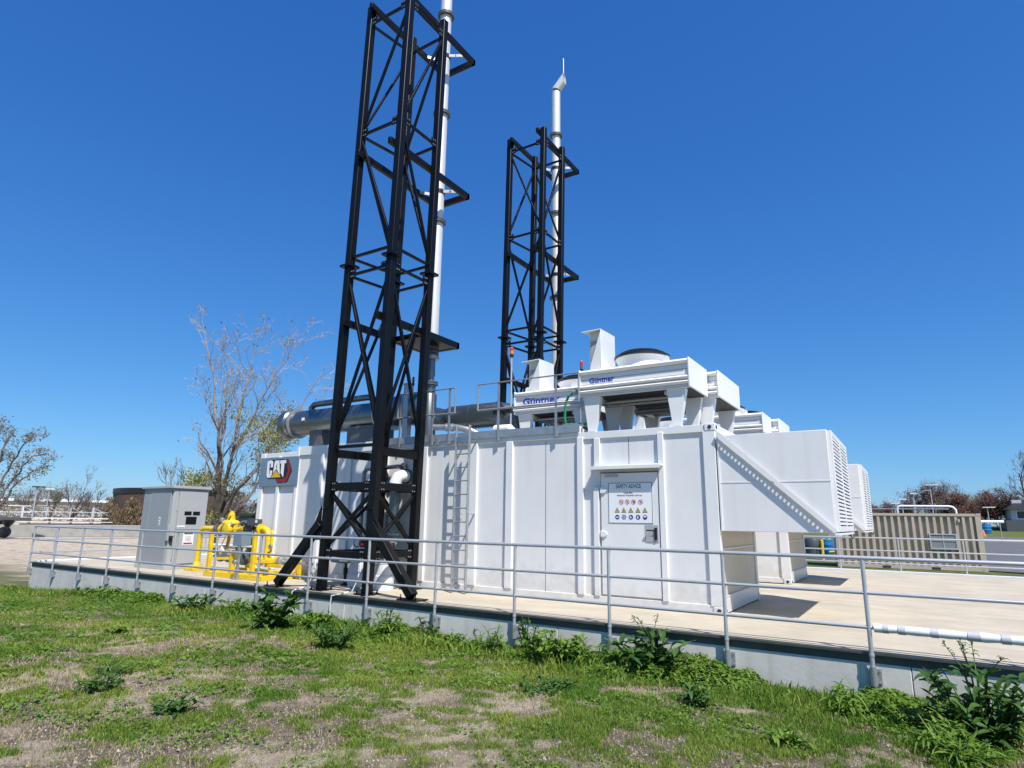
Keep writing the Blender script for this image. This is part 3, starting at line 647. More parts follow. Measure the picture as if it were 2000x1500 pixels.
def make_cooler(xa, xb, ya, yb, zb, zt, zr, label, brand, fan, box, lead=True):
    t = thing('dry_cooler', (xa, ya, zr), label, 'cooler', 'white dry coolers on the roofs')
    c = MB(); c.box(xa+.01, xb-.03, ya+.012, yb-.012, zb+.03, zt-.004); c.build('casing', COOLER, t, bevel=.004)
    f = MB(); flute(xa+.02, xb-.03, ya+.008, zb+.02, zt, f); f.build('ribbed_front', COOLER, t)
    for ea, eb in ((xb-.03, xb), (xa-.01, xa+.02)): MB().box(ea, eb, ya-.05, yb, zb+.01, zt+.006).build('end_panel', COOLER, t, bevel=.006)
    l = MB(); l.box(xa+.02, xb-.03, ya-.012, ya+.03, zb, zb+.02); l.box(xa+.02, xb-.03, yb-.03, yb, zb, zb+.03); l.build('lower_flange', COOLER, t)
    MB().box(xa+.05, xb-.06, ya+.05, yb-.05, zb+.005, zb+.028).build('coil', COIL, t)
    pi = MB()
    for yy in (ya+.4, ya+.7): pi.tube([(xa+.2, yy, zb-.06), (xb-.3, yy, zb-.06)], .035, 8)
    pi.build('header_pipe', GALV, t)
    w = xb-xa
    for lx in (xa+.06, xb-.44):
        for yy, s in ((ya+.02, 1), (yb-.10, -1)):
            lg = MB()
            lg.prism([(lx, zb), (lx+.34, zb), (lx+.23, zr), (lx+.09, zr)], lambda a, b: (a, yy, b), lambda a, b: (a, yy+.012, b))
            lg._add([(lx+.34, yy+.012, zb), (lx+.23, yy+.012, zr), (lx+.23, yy+.09, zr), (lx+.34, yy+.13, zb), (lx+.332, yy+.012, zb), (lx+.222, yy+.012, zr), (lx+.222, yy+.09, zr), (lx+.332, yy+.13, zb)],
                    [(0,1,2,3),(7,6,5,4),(0,4,5,1),(1,5,6,2),(2,6,7,3),(3,7,4,0)])
            lg.box(lx+.06, lx+.26, yy, yy+.1, zr-.0, zr+.012)
            lg.build('leg', COOLER, t, bevel=.003)
    for sx in (xa+.30, xb-.5):
        MB().bar((sx, ya+.15, zb-.02), (sx, yb-.15, zb-.02), .05, .06).build('cross_beam', COOLER, t)
    if brand:
        bx0, bx1, bz0, bz1 = brand
        text('brand_lettering', 'Güntner', bx0, bx1, bz0, bz1, ya-.0125, BRANDB, t, .022)
    for x in (xa+.25, xb-.45):
        MB().xz([(x-.06, zt), (x+.06, zt), (x+.06, zt+.07)]+[(x+.06*math.cos(a), zt+.07+.05*math.sin(a)) for a in (.5, 1.1, 1.57, 2.1, 2.7)]+[(x-.06, zt+.07)], ya+.10, ya+.112).build('lifting_lug', COOLER, t, smooth=False)
    for (fx, fy, fr) in fan:
        fn = MB().lathe([(fr*.93, zt-.01), (fr*.88, zt+.06), (fr*.88, zt+.12), (fr*.96, zt+.20), (fr, zt+.215), (fr, zt+.235), (fr*.95, zt+.235), (fr*.90, zt+.16), (fr*.86, zt+.02)], (fx, fy, 0), n=40).build('fan', COOLER, t)
        g = MB()
        for q, zz in ((1., .25), (.88, .31), (.74, .345), (.58, .365), (.40, .375)):
            g.tube([(fx+fr*q*math.cos(2*math.pi*i/36), fy+fr*q*math.sin(2*math.pi*i/36), zt+zz) for i in range(37)], .009 if q < 1 else .028, 6, cap=False)
        for i in range(32):
            a = 2*math.pi*i/32
            g.tube([(fx+fr*q*math.cos(a), fy+fr*q*math.sin(a), zt+zz) for q, zz in ((1., .25), (.88, .31), (.74, .345), (.58, .365), (.1, .38))], .006, 5, cap=False)
        g.build('fan_guard', BLK, fn)
        MB().lathe([(.13, zt+.10), (.13, zt+.39), (.08, zt+.42)], (fx, fy, 0), n=18).build('fan_motor', BLK, fn)
        bl = MB()
        for i in range(5):
            a = 2*math.pi*i/5; ca, sa = math.cos(a), math.sin(a); cb, sb = math.cos(a+.6), math.sin(a+.6)
            bl._add([(fx+.12*ca, fy+.12*sa, zt+.10), (fx+fr*.84*ca, fy+fr*.84*sa, zt+.08), (fx+fr*.84*cb, fy+fr*.84*sb, zt+.16), (fx+.12*cb, fy+.12*sb, zt+.16)], [(0,1,2,3)])
        bl.build('fan_blade', GREYDARK, fn)
    if box:
        bx0, bx1, by0, by1, bz1 = box
        k = MB()
        k.box(bx0, bx1-.012, by0+.10, by1, zt+.05, bz1-.02); k.box(bx1-.012, bx1, by0, by1, zt, bz1); 
        k.xz([(bx1-.012, bz1-.05), (bx1-.012, zt), (bx0+.05, zt), (bx0+.06, zt+.1)], by0, by0+.01)
        kb = k.build('control_cabinet', COOLER, t, bevel=.005)
        MB()._add([(bx0-.07, by0-.10, bz1-.055), (bx1, by0-.005, bz1-.012), (bx1, by1, bz1+.004), (bx0-.02, by1, bz1-.02), (bx0-.07, by0-.10, bz1-.045), (bx1, by0-.005, bz1+.0), (bx1, by1, bz1+.016), (bx0-.02, by1, bz1-.008)],
            [(0,3,2,1),(4,5,6,7),(0,1,5,4),(1,2,6,5),(2,3,7,6),(3,0,4,7)]).build('cabinet_hood', COOLER, kb)
        MB().box(bx0+.03, bx1-.06, by0+.085, by0+.099, zt+.15, bz1-.20).build('cabinet_door', GREYCAB, kb, bevel=.004)
    return t
clA = make_cooler(-5.10, -3.00, 10.40, 11.47, 3.66, 4.18, 3.0, 'nearest white dry cooler on tall legs above the door, blue lettering at its left end', (-4.90,-4.40,3.915,4.02), [(-4.07,10.97,.50)], (-4.95,-4.67,10.42,11.10,4.97))
clB = make_cooler(-4.90, -2.80, 11.53, 13.15, 3.66, 4.16, 3.0, 'white dry cooler right behind the nearest one, its end panel reaching farther right', None, [(-3.85,12.3,.55)], None)
clC = make_cooler(-7.06, -5.24, 11.22, 12.75, 3.60, 4.10, 3.12, 'lower white dry cooler behind the roof handrail with larger blue lettering', (-6.86,-5.98,3.80,3.95), [(-5.85,12.0,.52)], (-6.80,-6.48,11.25,11.9,4.80))

# ------------------------------------------------------------------ lattice tower
def make_tower(dy, label, mirror):
    base = Vector((-9.98, 8.80+dy, 0))
    t = thing('lattice_tower', tuple(base), label, 'tower', 'black steel exhaust towers')
    XA, XB, YA, YD = -9.98, -8.74, 8.80+dy, 10.02+dy
    sh = lambda x, y, z: (x+.010*z, y+.007*z, z)
    cor = {'A': (XA, YA), 'B': (XB, YA), 'C': (XB, YD), 'D': (XA+.20, YD+.02)}
    LG = .158; ZT = 13.48
    P = lambda k, z: Vector(sh(*cor[k], z))
    for k in 'ABCD':
        m = MB(); a, b = P(k, .02), P(k, ZT); s = LG/2
        m._add([a+Vector((-s,-s,0)), a+Vector((s,-s,0)), a+Vector((s,s,0)), a+Vector((-s,s,0)), b+Vector((-s,-s,0)), b+Vector((s,-s,0)), b+Vector((s,s,0)), b+Vector((-s,s,0))],
               [(0,3,2,1),(4,5,6,7),(0,1,5,4),(1,2,6,5),(2,3,7,6),(3,0,4,7)])
        lg = m.build('leg', BLACK, t, bevel=.012)
        x, y = cor[k]
        q = MB().box(x-.17, x+.17, y-.17, y+.17, .001, .022)
        for bx in (-.13, .13):
            for by in (-.13, .13): q.lathe([(.018,.02),(.018,.05),(.011,.05),(.011,.09)], (x+bx, y+by, 0), n=8)
        q.build('base_plate', BLACK, lg)
        c = P(k, 6.77); MB().box(c.x-.15, c.x+.15, c.y-.15, c.y+.15, 6.745, 6.795).build('splice_plate', BLACK, lg)
    faces = (('A','B'),('B','C'),('D','C'),('A','D'))
    def ring(z, w, h, nm='girt'):
        for i, j in faces: MB().bar(P(i, z), P(j, z), w, h).build(nm, BLACK, t, bevel=.004)
    for z, w_, h_ in ((.70,.10,.12),(2.0,.11,.15)): ring(z, w_, h_)
    for z in (6.56, 6.98, 10.0, 13.02): ring(z, .055, .055)
    for i, j in (('A','B'),('D','C')): MB().bar(P(i, 2.80), P(j, 2.80), .06, .06).build('girt', BLACK, t)
    for i, j in (('B','C'),('A','D')): MB().bar(P(i, 2.68), P(j, 2.68), .11, .16).build('girt', BLACK, t)
    for z in (.70, 2.0, 6.56, 10.0, 13.02):
        for (i, j), (ox, oy) in ((('A','B'), (0,-1)), (('B','C'), (1,0))):
            for k, sg in ((i, 1), (j, -1)):
                c = P(k, z); u = (P(j, z)-P(i, z)).normalized()*sg; c2 = c+u*.16+Vector((ox, oy, 0))*.036
                hb_ = MB().bar(c2-u*.085, c2+u*.085, .012, .20)
                for du, dz in ((-.03,.06),(.03,.06),(-.03,-.06),(.03,-.06)): hb_.lathe([(.014,0),(.014,.018)], c2+u*du+Vector((ox*.007, oy*.007, dz)), (ox, oy, 0), 6)
                gp = hb_.build('gusset_plate', BLACK, t, fixn=False); gp.data.materials.append(GALV)
                for pi, pl_ in enumerate(gp.data.polygons): pl_.material_index = 0 if pi < 6 else 1
    def diag(i, zi, j, zj, w_=.055):
        off = Vector((0,0,0))
        MB().bar(P(i, zi), P(j, zj), w_, w_).build('brace', BLACK, t, bevel=.005)
    for i, j in faces:
        diag(i, .80, j, 1.92, .06); diag(i, 1.92, j, .80, .062)
    for i, j in faces:
        diag(i, 2.95, j, 6.5); diag(i, 6.5, j, 2.95, .057)
    if not mirror:
        for i, j in (('A','B'),('A','D'),('B','C'),('D','C')): diag(i, 9.95, j, 7.0); diag(i, 10.05, j, 13.0)
    else:
        diag('B', 9.95, 'A', 7.0); diag('A', 9.95, 'D', 7.0); diag('B', 9.95, 'C', 7.0); diag('C', 9.95, 'D', 7.0)
        diag('A', 13.0, 'B', 10.05); diag('D', 13.0, 'A', 10.05); diag('C', 13.0, 'B', 10.05); diag('D', 13.0, 'C', 10.05)
    # outriggers that hold the stack behind the tower
    for z, y3 in ((13.36, 11.58), (9.42, 11.56), (5.44, 11.40)):
        a = P('A', z); b = P('B', z); xa, xb = a.x+.14, b.x-.135; ys = a.y-.19
        y3 = y3+dy+.0
        og = MB(); og.bar((xa, ys, z), (xa, y3, z), .09, .15); og.bar((xb, ys, z), (xb, y3, z), .09, .15); og.bar((xa-.045, y3-.045, z), (xb+.045, y3-.045, z), .09, .15)
        ob = og.build('outrigger', BLACK, t, bevel=.006)
        if z < 6:
            pl = MB()
            yb0 = P('D', z).y+.12
            pl.box(xa, xb, yb0, y3-.05, z-.062, z-.04); pl.bar((xa, yb0, z-.01), (xb, yb0, z-.01), .08, .12)
            pl.build('stack_platform', BLACK, ob)
        else:
            sx, sy = -9.30, 11.0+dy
            MB().lathe([(.166,-.05),(.166,.05)], (sx, sy, z), n=22).build('clamp_band', BLK, ob)
            for s in (-1, 1):
                ar = MB()
                xe = xa+.03 if s < 0 else xb-.03
                ar.bar((sx+s*.16, sy, z), (xe, sy+.25*s, z+.02), .02, .075)
                ar.lathe([(.025,-.02),(.025,.02)], (sx+s*.3, sy+.1*s, z+.01), (0,1,0), 8)
                ar.build('clamp_arm', GALV, ob)
    if not mirror:
        for k, sx in (('A', -1), ('B', 1)):
            x, y = cor[k]
            kb = MB().bar((x+sx*.10, y-.05, 1.28), (x+sx*1.20, y-.10, .06), .16, .16).build('kicker', BLACK, t, bevel=.012)
            g = MB(); g.xz([(x+sx*.08, 1.62), (x+sx*.08, .95), (x+sx*.42, .95), (x+sx*.30, 1.15)], y-.09, y-.06)
            for zz in (1.55, 1.02):
                for xx in (-.03, .06): g.lathe([(.022,0),(.022,.03)], (x+sx*xx, y-.085, zz), (0,-1,0), 8)
            g.build('gusset', BLACK, kb)
            f = MB().box(x+sx*1.2-.22, x+sx*1.2+.22, y-.27, y+.07, .001, .022)
            for bx in (-.17, .17): f.lathe([(.016,.02),(.016,.05),(.010,.05),(.010,.10)], (x+sx*1.2+bx, y-.22, 0), n=8)
            f.build('foot_plate', BLACK, kb)
    return t
make_tower(0, 'nearer black steel lattice tower reaching the top edge beside the yellow pipes', False)
make_tower(DY, 'farther black steel lattice tower whose open top is seen against the sky', True)

# ------------------------------------------------------------------ exhaust stacks
def make_stack():
    sx, sy = -9.30, 11.0
    t = thing('exhaust_stack', (sx, sy, 3.1), 'nearer tall pale metal exhaust stack rising past the top edge behind the nearer tower', 'chimney', 'exhaust stacks')
    MB().tube([(sx, sy, 5.15), (sx, sy, 16.40)], .15, 24).build('flue_pipe', STACKM, t)
    om = MB(); nn = 28; ri = .158; dd = Vector((.60,.12,.79)).normalized(); E = Vector((sx+.30, sy+.06, 17.0)); pn = Vector((1,.12,.10)).normalized()
    mit = (Vector((0,0,1))+dd).normalized(); ring0 = []; ring1 = []; ring2 = []
    for k in range(nn):
        a = 2*math.pi*k/nn; q = Vector((sx+ri*math.cos(a), sy+ri*math.sin(a), 16.5)); m0 = Vector((sx, sy, 16.5))
        q = q+Vector((0,0,1))*((m0-q).dot(mit)/mit.z)
        ring0.append(q); tt = (E-q).dot(pn)/dd.dot(pn); ring1.append(q+dd*tt)
    c1 = sum(ring1, Vector())/nn; ring2 = [c1+(p-c1)*.93 for p in ring1]; ring3 = [p-dd*.10 for p in ring2]
    om._add(ring0+ring1+ring2+ring3, [(r*nn+k, r*nn+(k+1) % nn, (r+1)*nn+(k+1) % nn, (r+1)*nn+k) for r in range(3) for k in range(nn)])
    om.build('mitred_outlet', STACKM, t)
    MB().face([tuple(p+dd*.001) for p in ring3]).build('outlet_mouth', RUSTW, t, smooth=False)
    MB().tube([(sx+.27, sy+.06, 17.1), (sx+.27, sy+.06, 17.75)], .018, 6).build('lightning_rod', STACKM, t)
    for z in (14.66, 11.66, 8.62):
        fl = MB().lathe([(.152,-.05),(.22,-.04),(.22,-.008),(.20,-.006),(.20,.006),(.22,.008),(.22,.04),(.152,.05)], (sx, sy, z), n=24)
        for i in range(8):
            a = i*math.pi/4; fl.lathe([(.018,-.055),(.018,.055)], (sx+.19*math.cos(a), sy+.19*math.sin(a), z), n=6)
        fl.build('flange', GREYDARK, t)
    MB().lathe([(.17,5.36),(.165,5.30),(.18,5.27),(.165,5.24),(.18,5.20),(.17,5.17)], (sx, sy, 0), n=22).build('bellows', GREYDARK, t)
    MB().lathe([(.19,5.08),(.19,5.14),(.152,5.145)], (sx, sy, 0), n=22).build('flange', GALV, t)
    MB().lathe([(.105,5.08),(.105,4.86),(.115,4.72),(.09,4.62),(.105,4.56),(.105,4.53)], (sx, sy, 0), n=22).build('transition_pipe', CLAD, t)
    MB().lathe([(.19,4.46),(.19,4.49),(.175,4.495),(.175,4.505),(.19,4.51),(.19,4.54)], (sx, sy, 0), n=22).build('flange', GREYDARK, t)
    MB().lathe([(.17,3.15),(.17,4.22),(.15,4.25),(.135,4.26),(.135,4.46)], (sx, sy, 0), n=24).build('stack_base', CLAD, t)
    return t
st1 = make_stack()

# ------------------------------------------------------------------ exhaust silencer and ducts on the roof
def make_silencer():
    y, z = 11.6, 4.0
    t = thing('exhaust_silencer', (-14.9, y, 3.1), 'long shiny metal exhaust silencer lying on the container roof behind the tower', 'silencer')
    MB().lathe([(.30,-.01),(.352,.0),(.352,3.55),(.33,3.56)], (-14.85, y, z), (1,0,0), 36).build('drum', CLAD, t)
    MB().lathe([(.20,-.14),(.33,-.12),(.40,-.07),(.415,.0),(.415,.16),(.40,.18),(.345,.22),(.33,.30)], (-15.0, y, z), (1,0,0), 36).build('end_cap', CLAD, t)
    for x in (-13.9, -12.6, -11.4): MB().lathe([(.3525,-.025),(.359,-.02),(.359,.02),(.3525,.025)], (x, y, z), (1,0,0), 36).build('seam_band', CLAD, t)
    MB().lathe([(.33,0),(.24,.22),(.24,.34)], (-11.3, y, z), (1,0,0), 30).build('cone', CLAD, t)
    MB().lathe([(.22,-.30),(.36,-.18),(.40,-.02),(.40,.62),(.36,.76),(.22,.88)], (-10.75, y, z+.06), (1,0,0), 32).build('resonator', CLAD, t)
    for x in (-14.62, -11.32, -10.95, -9.95): MB().lathe([(.30,-.03),(.425,-.02),(.425,.02),(.30,.03)], (x, y, z), (1,0,0), 32).build('duct_flange', GALV, t)
    MB().tube([(-10.55, y, z), (-9.9, y, z-.12), (-9.3, y, z-.27), (-8.6, y, 3.74)], .25, 24).build('link_duct', CLAD, t)
    MB().tube([(-9.1, y, 3.74), (-7.75, y, 3.74), (-7.52, y+.03, 3.70), (-7.36, y+.08, 3.56), (-7.30, y+.1, 3.35), (-7.28, y+.1, 3.10)], .285, 28).build('outlet_duct', CLAD, t)
    s2 = MB()
    for x in (-8.45, -7.75): s2.lathe([(.2855,-.02),(.293,-.015),(.293,.015),(.2855,.02)], (x, y, 3.74), (1,0,0), 30)
    s2.build('seam_band', CLAD, t)
    MB().tube([(-14.1, y, 4.2), (-14.12, y, 4.42), (-14.0, y, 4.50), (-13.85, y, 4.51), (-11.95, y, 4.52), (-11.75, y, 4.50), (-11.66, y, 4.40), (-11.65, y, 4.2)], .085, 18).build('bypass_pipe', CLAD, t)
    MB().box(-13.85, -13.35, y-.22, y+.22, 3.09, 3.72).build('saddle', GREYDARK, t, bevel=.01); MB().box(-12.3, -11.2, y-.30, y+.30, 3.09, 3.72).build('saddle', GREYDARK, t, bevel=.01)
    MB().box(-14.05, -13.95, y-.37, y-.353, 4.0, 4.08).build('rating_plate', SIGNW, t)
    v = MB(); v.tube([(-9.2, 10.98, 3.45), (-8.45, 10.98, 3.40), (-8.1, 11.0, 3.32), (-7.9, 11.2, 3.2)], .07, 14)
    v.lathe([(.09,0),(.09,.05)], (-8.75, 10.98, 3.42), (1,0,0), 14); v.lathe([(.09,0),(.09,.05)], (-8.6, 10.98, 3.41), (1,0,0), 14)
    v.build('drain_pipe', GALV, t)
    MB().tube([(-10.9, 11.0, 3.3), (-10.9, 11.0, 3.9), (-10.7, 11.0, 4.1)], .10, 14).build('riser_pipe', CLAD, t)
    return t
make_silencer()
# roof box column with beacon behind tower
t = thing('roof_vent_column', (-10.2, 11.3, 3.1), 'slim upright grey vent column on the roof just left of the stack foot', 'vent')
MB().box(-10.30, -10.14, 11.2, 11.36, 3.1, 4.62).build('column', GALV, t, bevel=.006)
MB().box(-10.32, -10.12, 11.18, 11.38, 4.62, 4.65).build('cap', GALV, t)

def beacon(x, y, z0, z1, label, lens=REDL, q=.7):
    t = thing('beacon_light', (x, y, z0), label, 'beacon', 'warning beacons on the roof')
    MB().tube([(x, y, z0), (x, y, z1-.22)], .022, 10).build('pole', RAIL, t)
    MB().lathe([(.045*q,z1-.22),(.045*q,z1-.16)], (x, y, 0), n=14).build('base', BLK, t)
    MB().lathe([(.042*q,z1-.16),(.042*q,z1-.08)], (x, y, 0), n=14).build('lens', AMB if lens is not REDL else GREYDARK, t)
    MB().lathe([(.042*q,z1-.08),(.042*q,z1-.02),(.03*q,z1)], (x, y, 0), n=14).build('lens', REDL, t)
beacon(-7.13, 11.15, 3.12, 5.12, 'red and amber beacon on a tall white pole left of the lower cooler', AMB, 1.0)
beacon(-5.14, 10.55, 3.9, 4.42, 'small red beacon on a short stem at the left end of the nearest cooler')
beacon(-10.0, 11.2, 4.1, 4.78, 'small red beacon seen between the tower legs near the stack foot')

# roof handrails
def roofrail(x0, x1, posts, label, ret=None):
    y = YC-.055
    t = thing('roof_handrail', (x0, y, 2.95), label, 'handrail', 'galvanised handrails on the roof')
    z1, z2 = 4.12, 3.58
    MB().tube([(x0, y, z2), (x0, y, z1), (x1, y, z1), (x1, y, z2), (x0, y, z2)], .021, 8).build('rail_loop', GALV, t)
    for x in posts: MB().bar((x, y+.004, 2.93), (x, y+.004, z1-.01), .045, .02, up=(0,1,0)).build('post', GALV, t)
roofrail(-7.36, -5.05, (-6.85, -5.54), 'long galvanised roof handrail in front of the lower cooler, right of the ladder')
roofrail(-9.56, -7.95, (-9.48, -8.56, -8.10), 'short galvanised roof handrail left of the ladder, partly behind the tower')

# ladder
t = thing('access_ladder', (-7.57, 10.04, 0), 'galvanised vertical ladder fixed to the white container wall', 'ladder')
for x in (-7.73, -7.40): MB().bar((x, 10.05, .01), (x, 10.05, 3.26), .022, .065, up=(0,1,0)).build('side_rail', GALV, t, bevel=.004)
for i in range(11):
    z = .27+i*.268
    if z < 3.1: MB().tube([(-7.73, 10.05, z), (-7.40, 10.05, z)], .013, 8).build('rung', GALV, t)
b = MB()
for x in (-7.73, -7.40):
    for z in (2.95, 1.5, .12): b.bar((x, 10.07, z), (x, YC+.0, z), .04, .012)
b.build('wall_bracket', GALV, t)
MB().box(-7.72, -7.41, 10.02, 10.03, 2.92, 3.02).build('name_plate', PLATE, t)

# hose on the roof
t = thing('green_hose', (-5.4, 10.5, 3.15), 'bright green hose hanging from a tap beside the nearest cooler', 'hose')
MB().tube([(-5.28, 10.45, 3.78), (-5.36, 10.43, 3.72), (-5.42, 10.42, 3.6), (-5.44, 10.42, 3.3), (-5.42, 10.44, 3.17), (-5.25, 10.46, 3.175), (-5.0, 10.5, 3.18), (-5.15, 10.6, 3.19), (-5.4, 10.55, 3.19)], .024, 8).build('hose_tube', HOSE, t)
v = MB(); v.lathe([(.03,-.06),(.045,-.05),(.045,.05),(.03,.06)], (-5.24, 10.45, 3.80), (1,0,0), 12); v.tube([(-5.24, 10.45, 3.8), (-5.05, 10.45, 3.8)], .03, 10); v.tube([(-5.12, 10.45, 3.8), (-5.12, 10.45, 3.2)], .022, 8)
v.build('tap', GALV, t)
t = thing('pump_valve', (-7.3, 10.9, 3.12), 'black handwheel valve with white insulated pipe stub on the roof near the duct elbow', 'valve')
MB().lathe([(.10,-.08),(.12,-.03),(.12,.03),(.10,.08)], (-7.12, 10.75, 3.62), (1,0,0), 16).build('body', BLK, t)
MB().tube([(-7.3, 10.75, 3.62), (-6.85, 10.75, 3.62)], .06, 12).build('pipe', BLK, t)
MB().tube([(-7.25, 10.75, 3.25), (-6.9, 10.75, 3.25), (-6.8, 10.75, 3.15)], .09, 14).build('stub', INSUL, t)
MB().tube([(-7.2, 10.75, 3.12), (-7.2, 10.75, 3.6)], .035, 10).build('riser', GALV, t)

# second set: copies shifted back
con2 = copy_tree(con1, (0, DY, 0), label='farther white generator container behind the first, only its hood and end showing')
for c, l in ((clA, 'dry cooler on the farther container, seen past the right end of the near coolers'), (clB, 'hindmost dry cooler at the right end of the farther container roof'), (clC, 'dry cooler on the farther roof glimpsed under the legs of the nearest cooler')):
    copy_tree(c, (0, DY, 0), label=l)
copy_tree(st1, (0, DY, 0), label='farther pale exhaust stack with an angled open outlet and a thin rod on top')

# ------------------------------------------------------------------ pipes at the foot of the tower
def inspipe(x, label, r=.11):
    t = thing('insulated_pipe', (x, 10.0, 0), label, 'pipe', 'white insulated pipes at the tower foot')
    MB().tube([(x, 10.29, 2.29), (x, 10.14, 2.29), (x-.02, 10.04, 2.25), (x-.04, 10.0, 2.15), (x-.04, 10.0, 2.02)], r+.02, 18).build('elbow_jacket', INSUL, t)
    MB().tube([(x-.04, 10.0, 2.03), (x-.04, 10.0, .92)], r, 18).build('riser_jacket', CLAD, t)
    MB().lathe([(.13,.90),(.13,.94),(.06,.95),(.06,1.04),(.13,1.05),(.13,1.09)], (x-.04, 10.0, 0), n=16).build('flange', GALV, t)
    v = MB().lathe([(.05,0),(.08,.03),(.08,.16),(.05,.19)], (x-.04, 9.95, .86), (0,-1,0), 14); v.box(x-.22, x-.06, 9.9, 10.0, .80, .92)
    vv = v.build('valve', REDV, t)
    pts = [(x-.28, 9.9+.10*math.cos(a*math.pi/8), .88+.10*math.sin(a*math.pi/8)) for a in range(17)]
    MB().tube(pts, .010, 6).build('handwheel', BLK, vv)
    MB().tube([(x-.04, 10.0, .95), (x-.04, 10.0, .62)], .06, 14).build('lower_pipe', CLAD, t)
    MB().tube([(x-.04, 10.02, .60), (x+.10, 9.86, .60)], .085, 16).build('end_cap', CLAD, t)
    MB().tube([(x-.04, 10.0, 1.18), (x+.10, 9.86, 1.18)], .08, 16).build('branch_cap', CLAD, t)
inspipe(-9.25, 'white insulated pipe with red valve just behind the right rear leg of the tower')
inspipe(-9.93, 'white insulated pipe with red valve seen between the front legs of the tower')
t = thing('vent_pipe', (-9.35, 10.2, 2.5), 'thin dark metal pipe running level along the wall above the insulated pipes', 'pipe')
MB().tube([(-9.36, 10.29, 2.50), (-9.38, 10.16, 2.50), (-9.5, 10.12, 2.49), (-10.3, 10.12, 2.46), (-10.36, 10.12, 2.40), (-10.37, 10.12, 1.0)], .045, 14).build('pipe_run', CLAD, t)
for (x, y, l) in ((-9.93, 9.72, 'round white concrete pedestal behind the front right tower leg'), (-9.12, 9.62, 'round white concrete pedestal left of the diagonal kicker foot')):
    t = thing('pipe_pedestal', (x, y, 0), l, 'pedestal', 'round pedestals under the pipes')
    MB().lathe([(.21,.001),(.21,.27),(.19,.28),(.19,.50),(.20,.51),(.20,.56)], (x, y, 0), n=26).build('drum', KERBM, t)
    MB().lathe([(.09,.56),(.09,.60),(.05,.60),(.05,.70)], (x, y, 0), n=14).build('pin', GALV, t)
t = thing('disc_stand', (-10.35, 9.75, 0), 'flat blue-grey round tray on a thin black stand under the tower', 'stand')
MB().lathe([(.05,.44),(.30,.47),(.34,.50),(.34,.52),(.30,.535)], (-10.35, 9.75, 0), n=30).build('tray', JBOX, t)
MB().lathe([(.10,.001),(.10,.03),(.03,.05),(.03,.22),(.045,.24),(.045,.34),(.025,.36),(.025,.44)], (-10.35, 9.75, 0), n=14).build('stem', BLK, t)
for x, y, lx, l in ((-10.10, 8.7, -10.35, 'loose white grounding cable clipped to the left front tower leg'), (-8.86, 8.7, -9.25, 'loose white grounding cable clipped to the right front tower leg')):
    t = thing('grounding_cable', (x, y, .3), l, 'cable', 'white cables at the tower feet')
    MB().tube([(x, y, .42), (x-.02, y-.03, .25), (x-.10, y-.06, .06), (x-.2, YE-.0, .02), (lx, YE-.06, -.02), (lx-.03, YE-.05, -.2), (lx-.03, YE-.02, -.62)], .011, 6).build('wire', INSUL, t)
    MB().box(x-.03, x+.03, y-.02, y+.012, .40, .56).build('clip', INSUL, t, bevel=.008)

# ------------------------------------------------------------------ switchgear cabinet
t = thing('switchgear_cabinet', (-16.65, 9.4, 0), 'tall grey outdoor electrical cabinet with two black windows left of the yellow pipes', 'cabinet')
x0, x1, y0, y1 = -18.08, -16.60, 9.36, 10.38
MB().box(x0+.02, x1-.02, y0+.02, y1-.02, .08, 2.10).build('body', GREYCAB, t, bevel=.008)
MB().box(x0-.0, x1+.0, y0-.0, y1+.0, .001, .10).build('plinth', GREYCAB, t, bevel=.006)
MB()._add([(x0-.04, y0-.05, 2.10), (x1+.05, y0-.05, 2.10), (x1+.05, y1+.03, 2.10), (x0-.04, y1+.03, 2.10), (x0-.04, y0-.05, 2.15), (x1+.05, y0-.05, 2.17), (x1+.05, y1+.03, 2.17), (x0-.04, y1+.03, 2.15)],
          [(0,3,2,1),(4,5,6,7),(0,1,5,4),(1,2,6,5),(2,3,7,6),(3,0,4,7)]).build('roof', GREYCAB, t, bevel=.006)
fd = MB(); fd.box(x0+.40, x1-.10, y0-.004, y0+.019, .16, 2.06); fd.box(x0+.03, x0+.38, y0+.004, y0+.019, .16, 2.06)
fd.build('front_door', GREYCAB2, t, bevel=.005)
sd = MB(); sd.box(x1-.019, x1+.004, y0+.18, y1-.04, 1.02, 2.05); sd.box(x1-.019, x1+.004, y0+.18, y1-.04, .14, 1.005); sd.box(x1-.019, x1+.001, y0+.03, y0+.165, .14, 2.05)
sd.build('side_door', GREYCAB, t, bevel=.005)
gw = MB(); gw.box(x1+.0045, x1+.011, y0+.36, y0+.56, 1.40, 1.50); gw.box(x1+.0045, x1+.011, y0+.60, y0+.80, 1.40, 1.50); gw.box(x1+.0045, x1+.013, y0+.42, y0+.72, 1.16, 1.36)
gw.build('meter_window', GLASSB, t, bevel=.004)
lb = MB().box(x1+.0045, x1+.007, y0+.40, y0+.70, .62, .96).build('danger_label', SIGNW, t)
MB().box(x1+.0072, x1+.009, y0+.43, y0+.67, .90, .945).build('label_header', LOGOK, lb)
MB().box(x1+.0092, x1+.0105, y0+.48, y0+.62, .91, .935).build('label_stripe', SIGNR, lb)
MB().box(x1+.0072, x1+.009, y0+.43, y0+.67, .64, .68).build('label_stripe', SIGNR, lb)
lm = MB()
for z in (.72, .755, .79, .825): lm.box(x1+.0072, x1+.0085, y0+.47, y0+.63, z, z+.008)
lm.build('label_text_lines', GREYDARK, lb)
MB().box(x1+.0045, x1+.007, y0+.20, y0+.42, 1.09, 1.13).build('name_label', SIGNW, t)
fl = MB().box(x0+.92, x0+1.0, y0-.010, y0-.0045, 1.12, 1.34).build('front_label', SIGNW, t)
pg = MB()
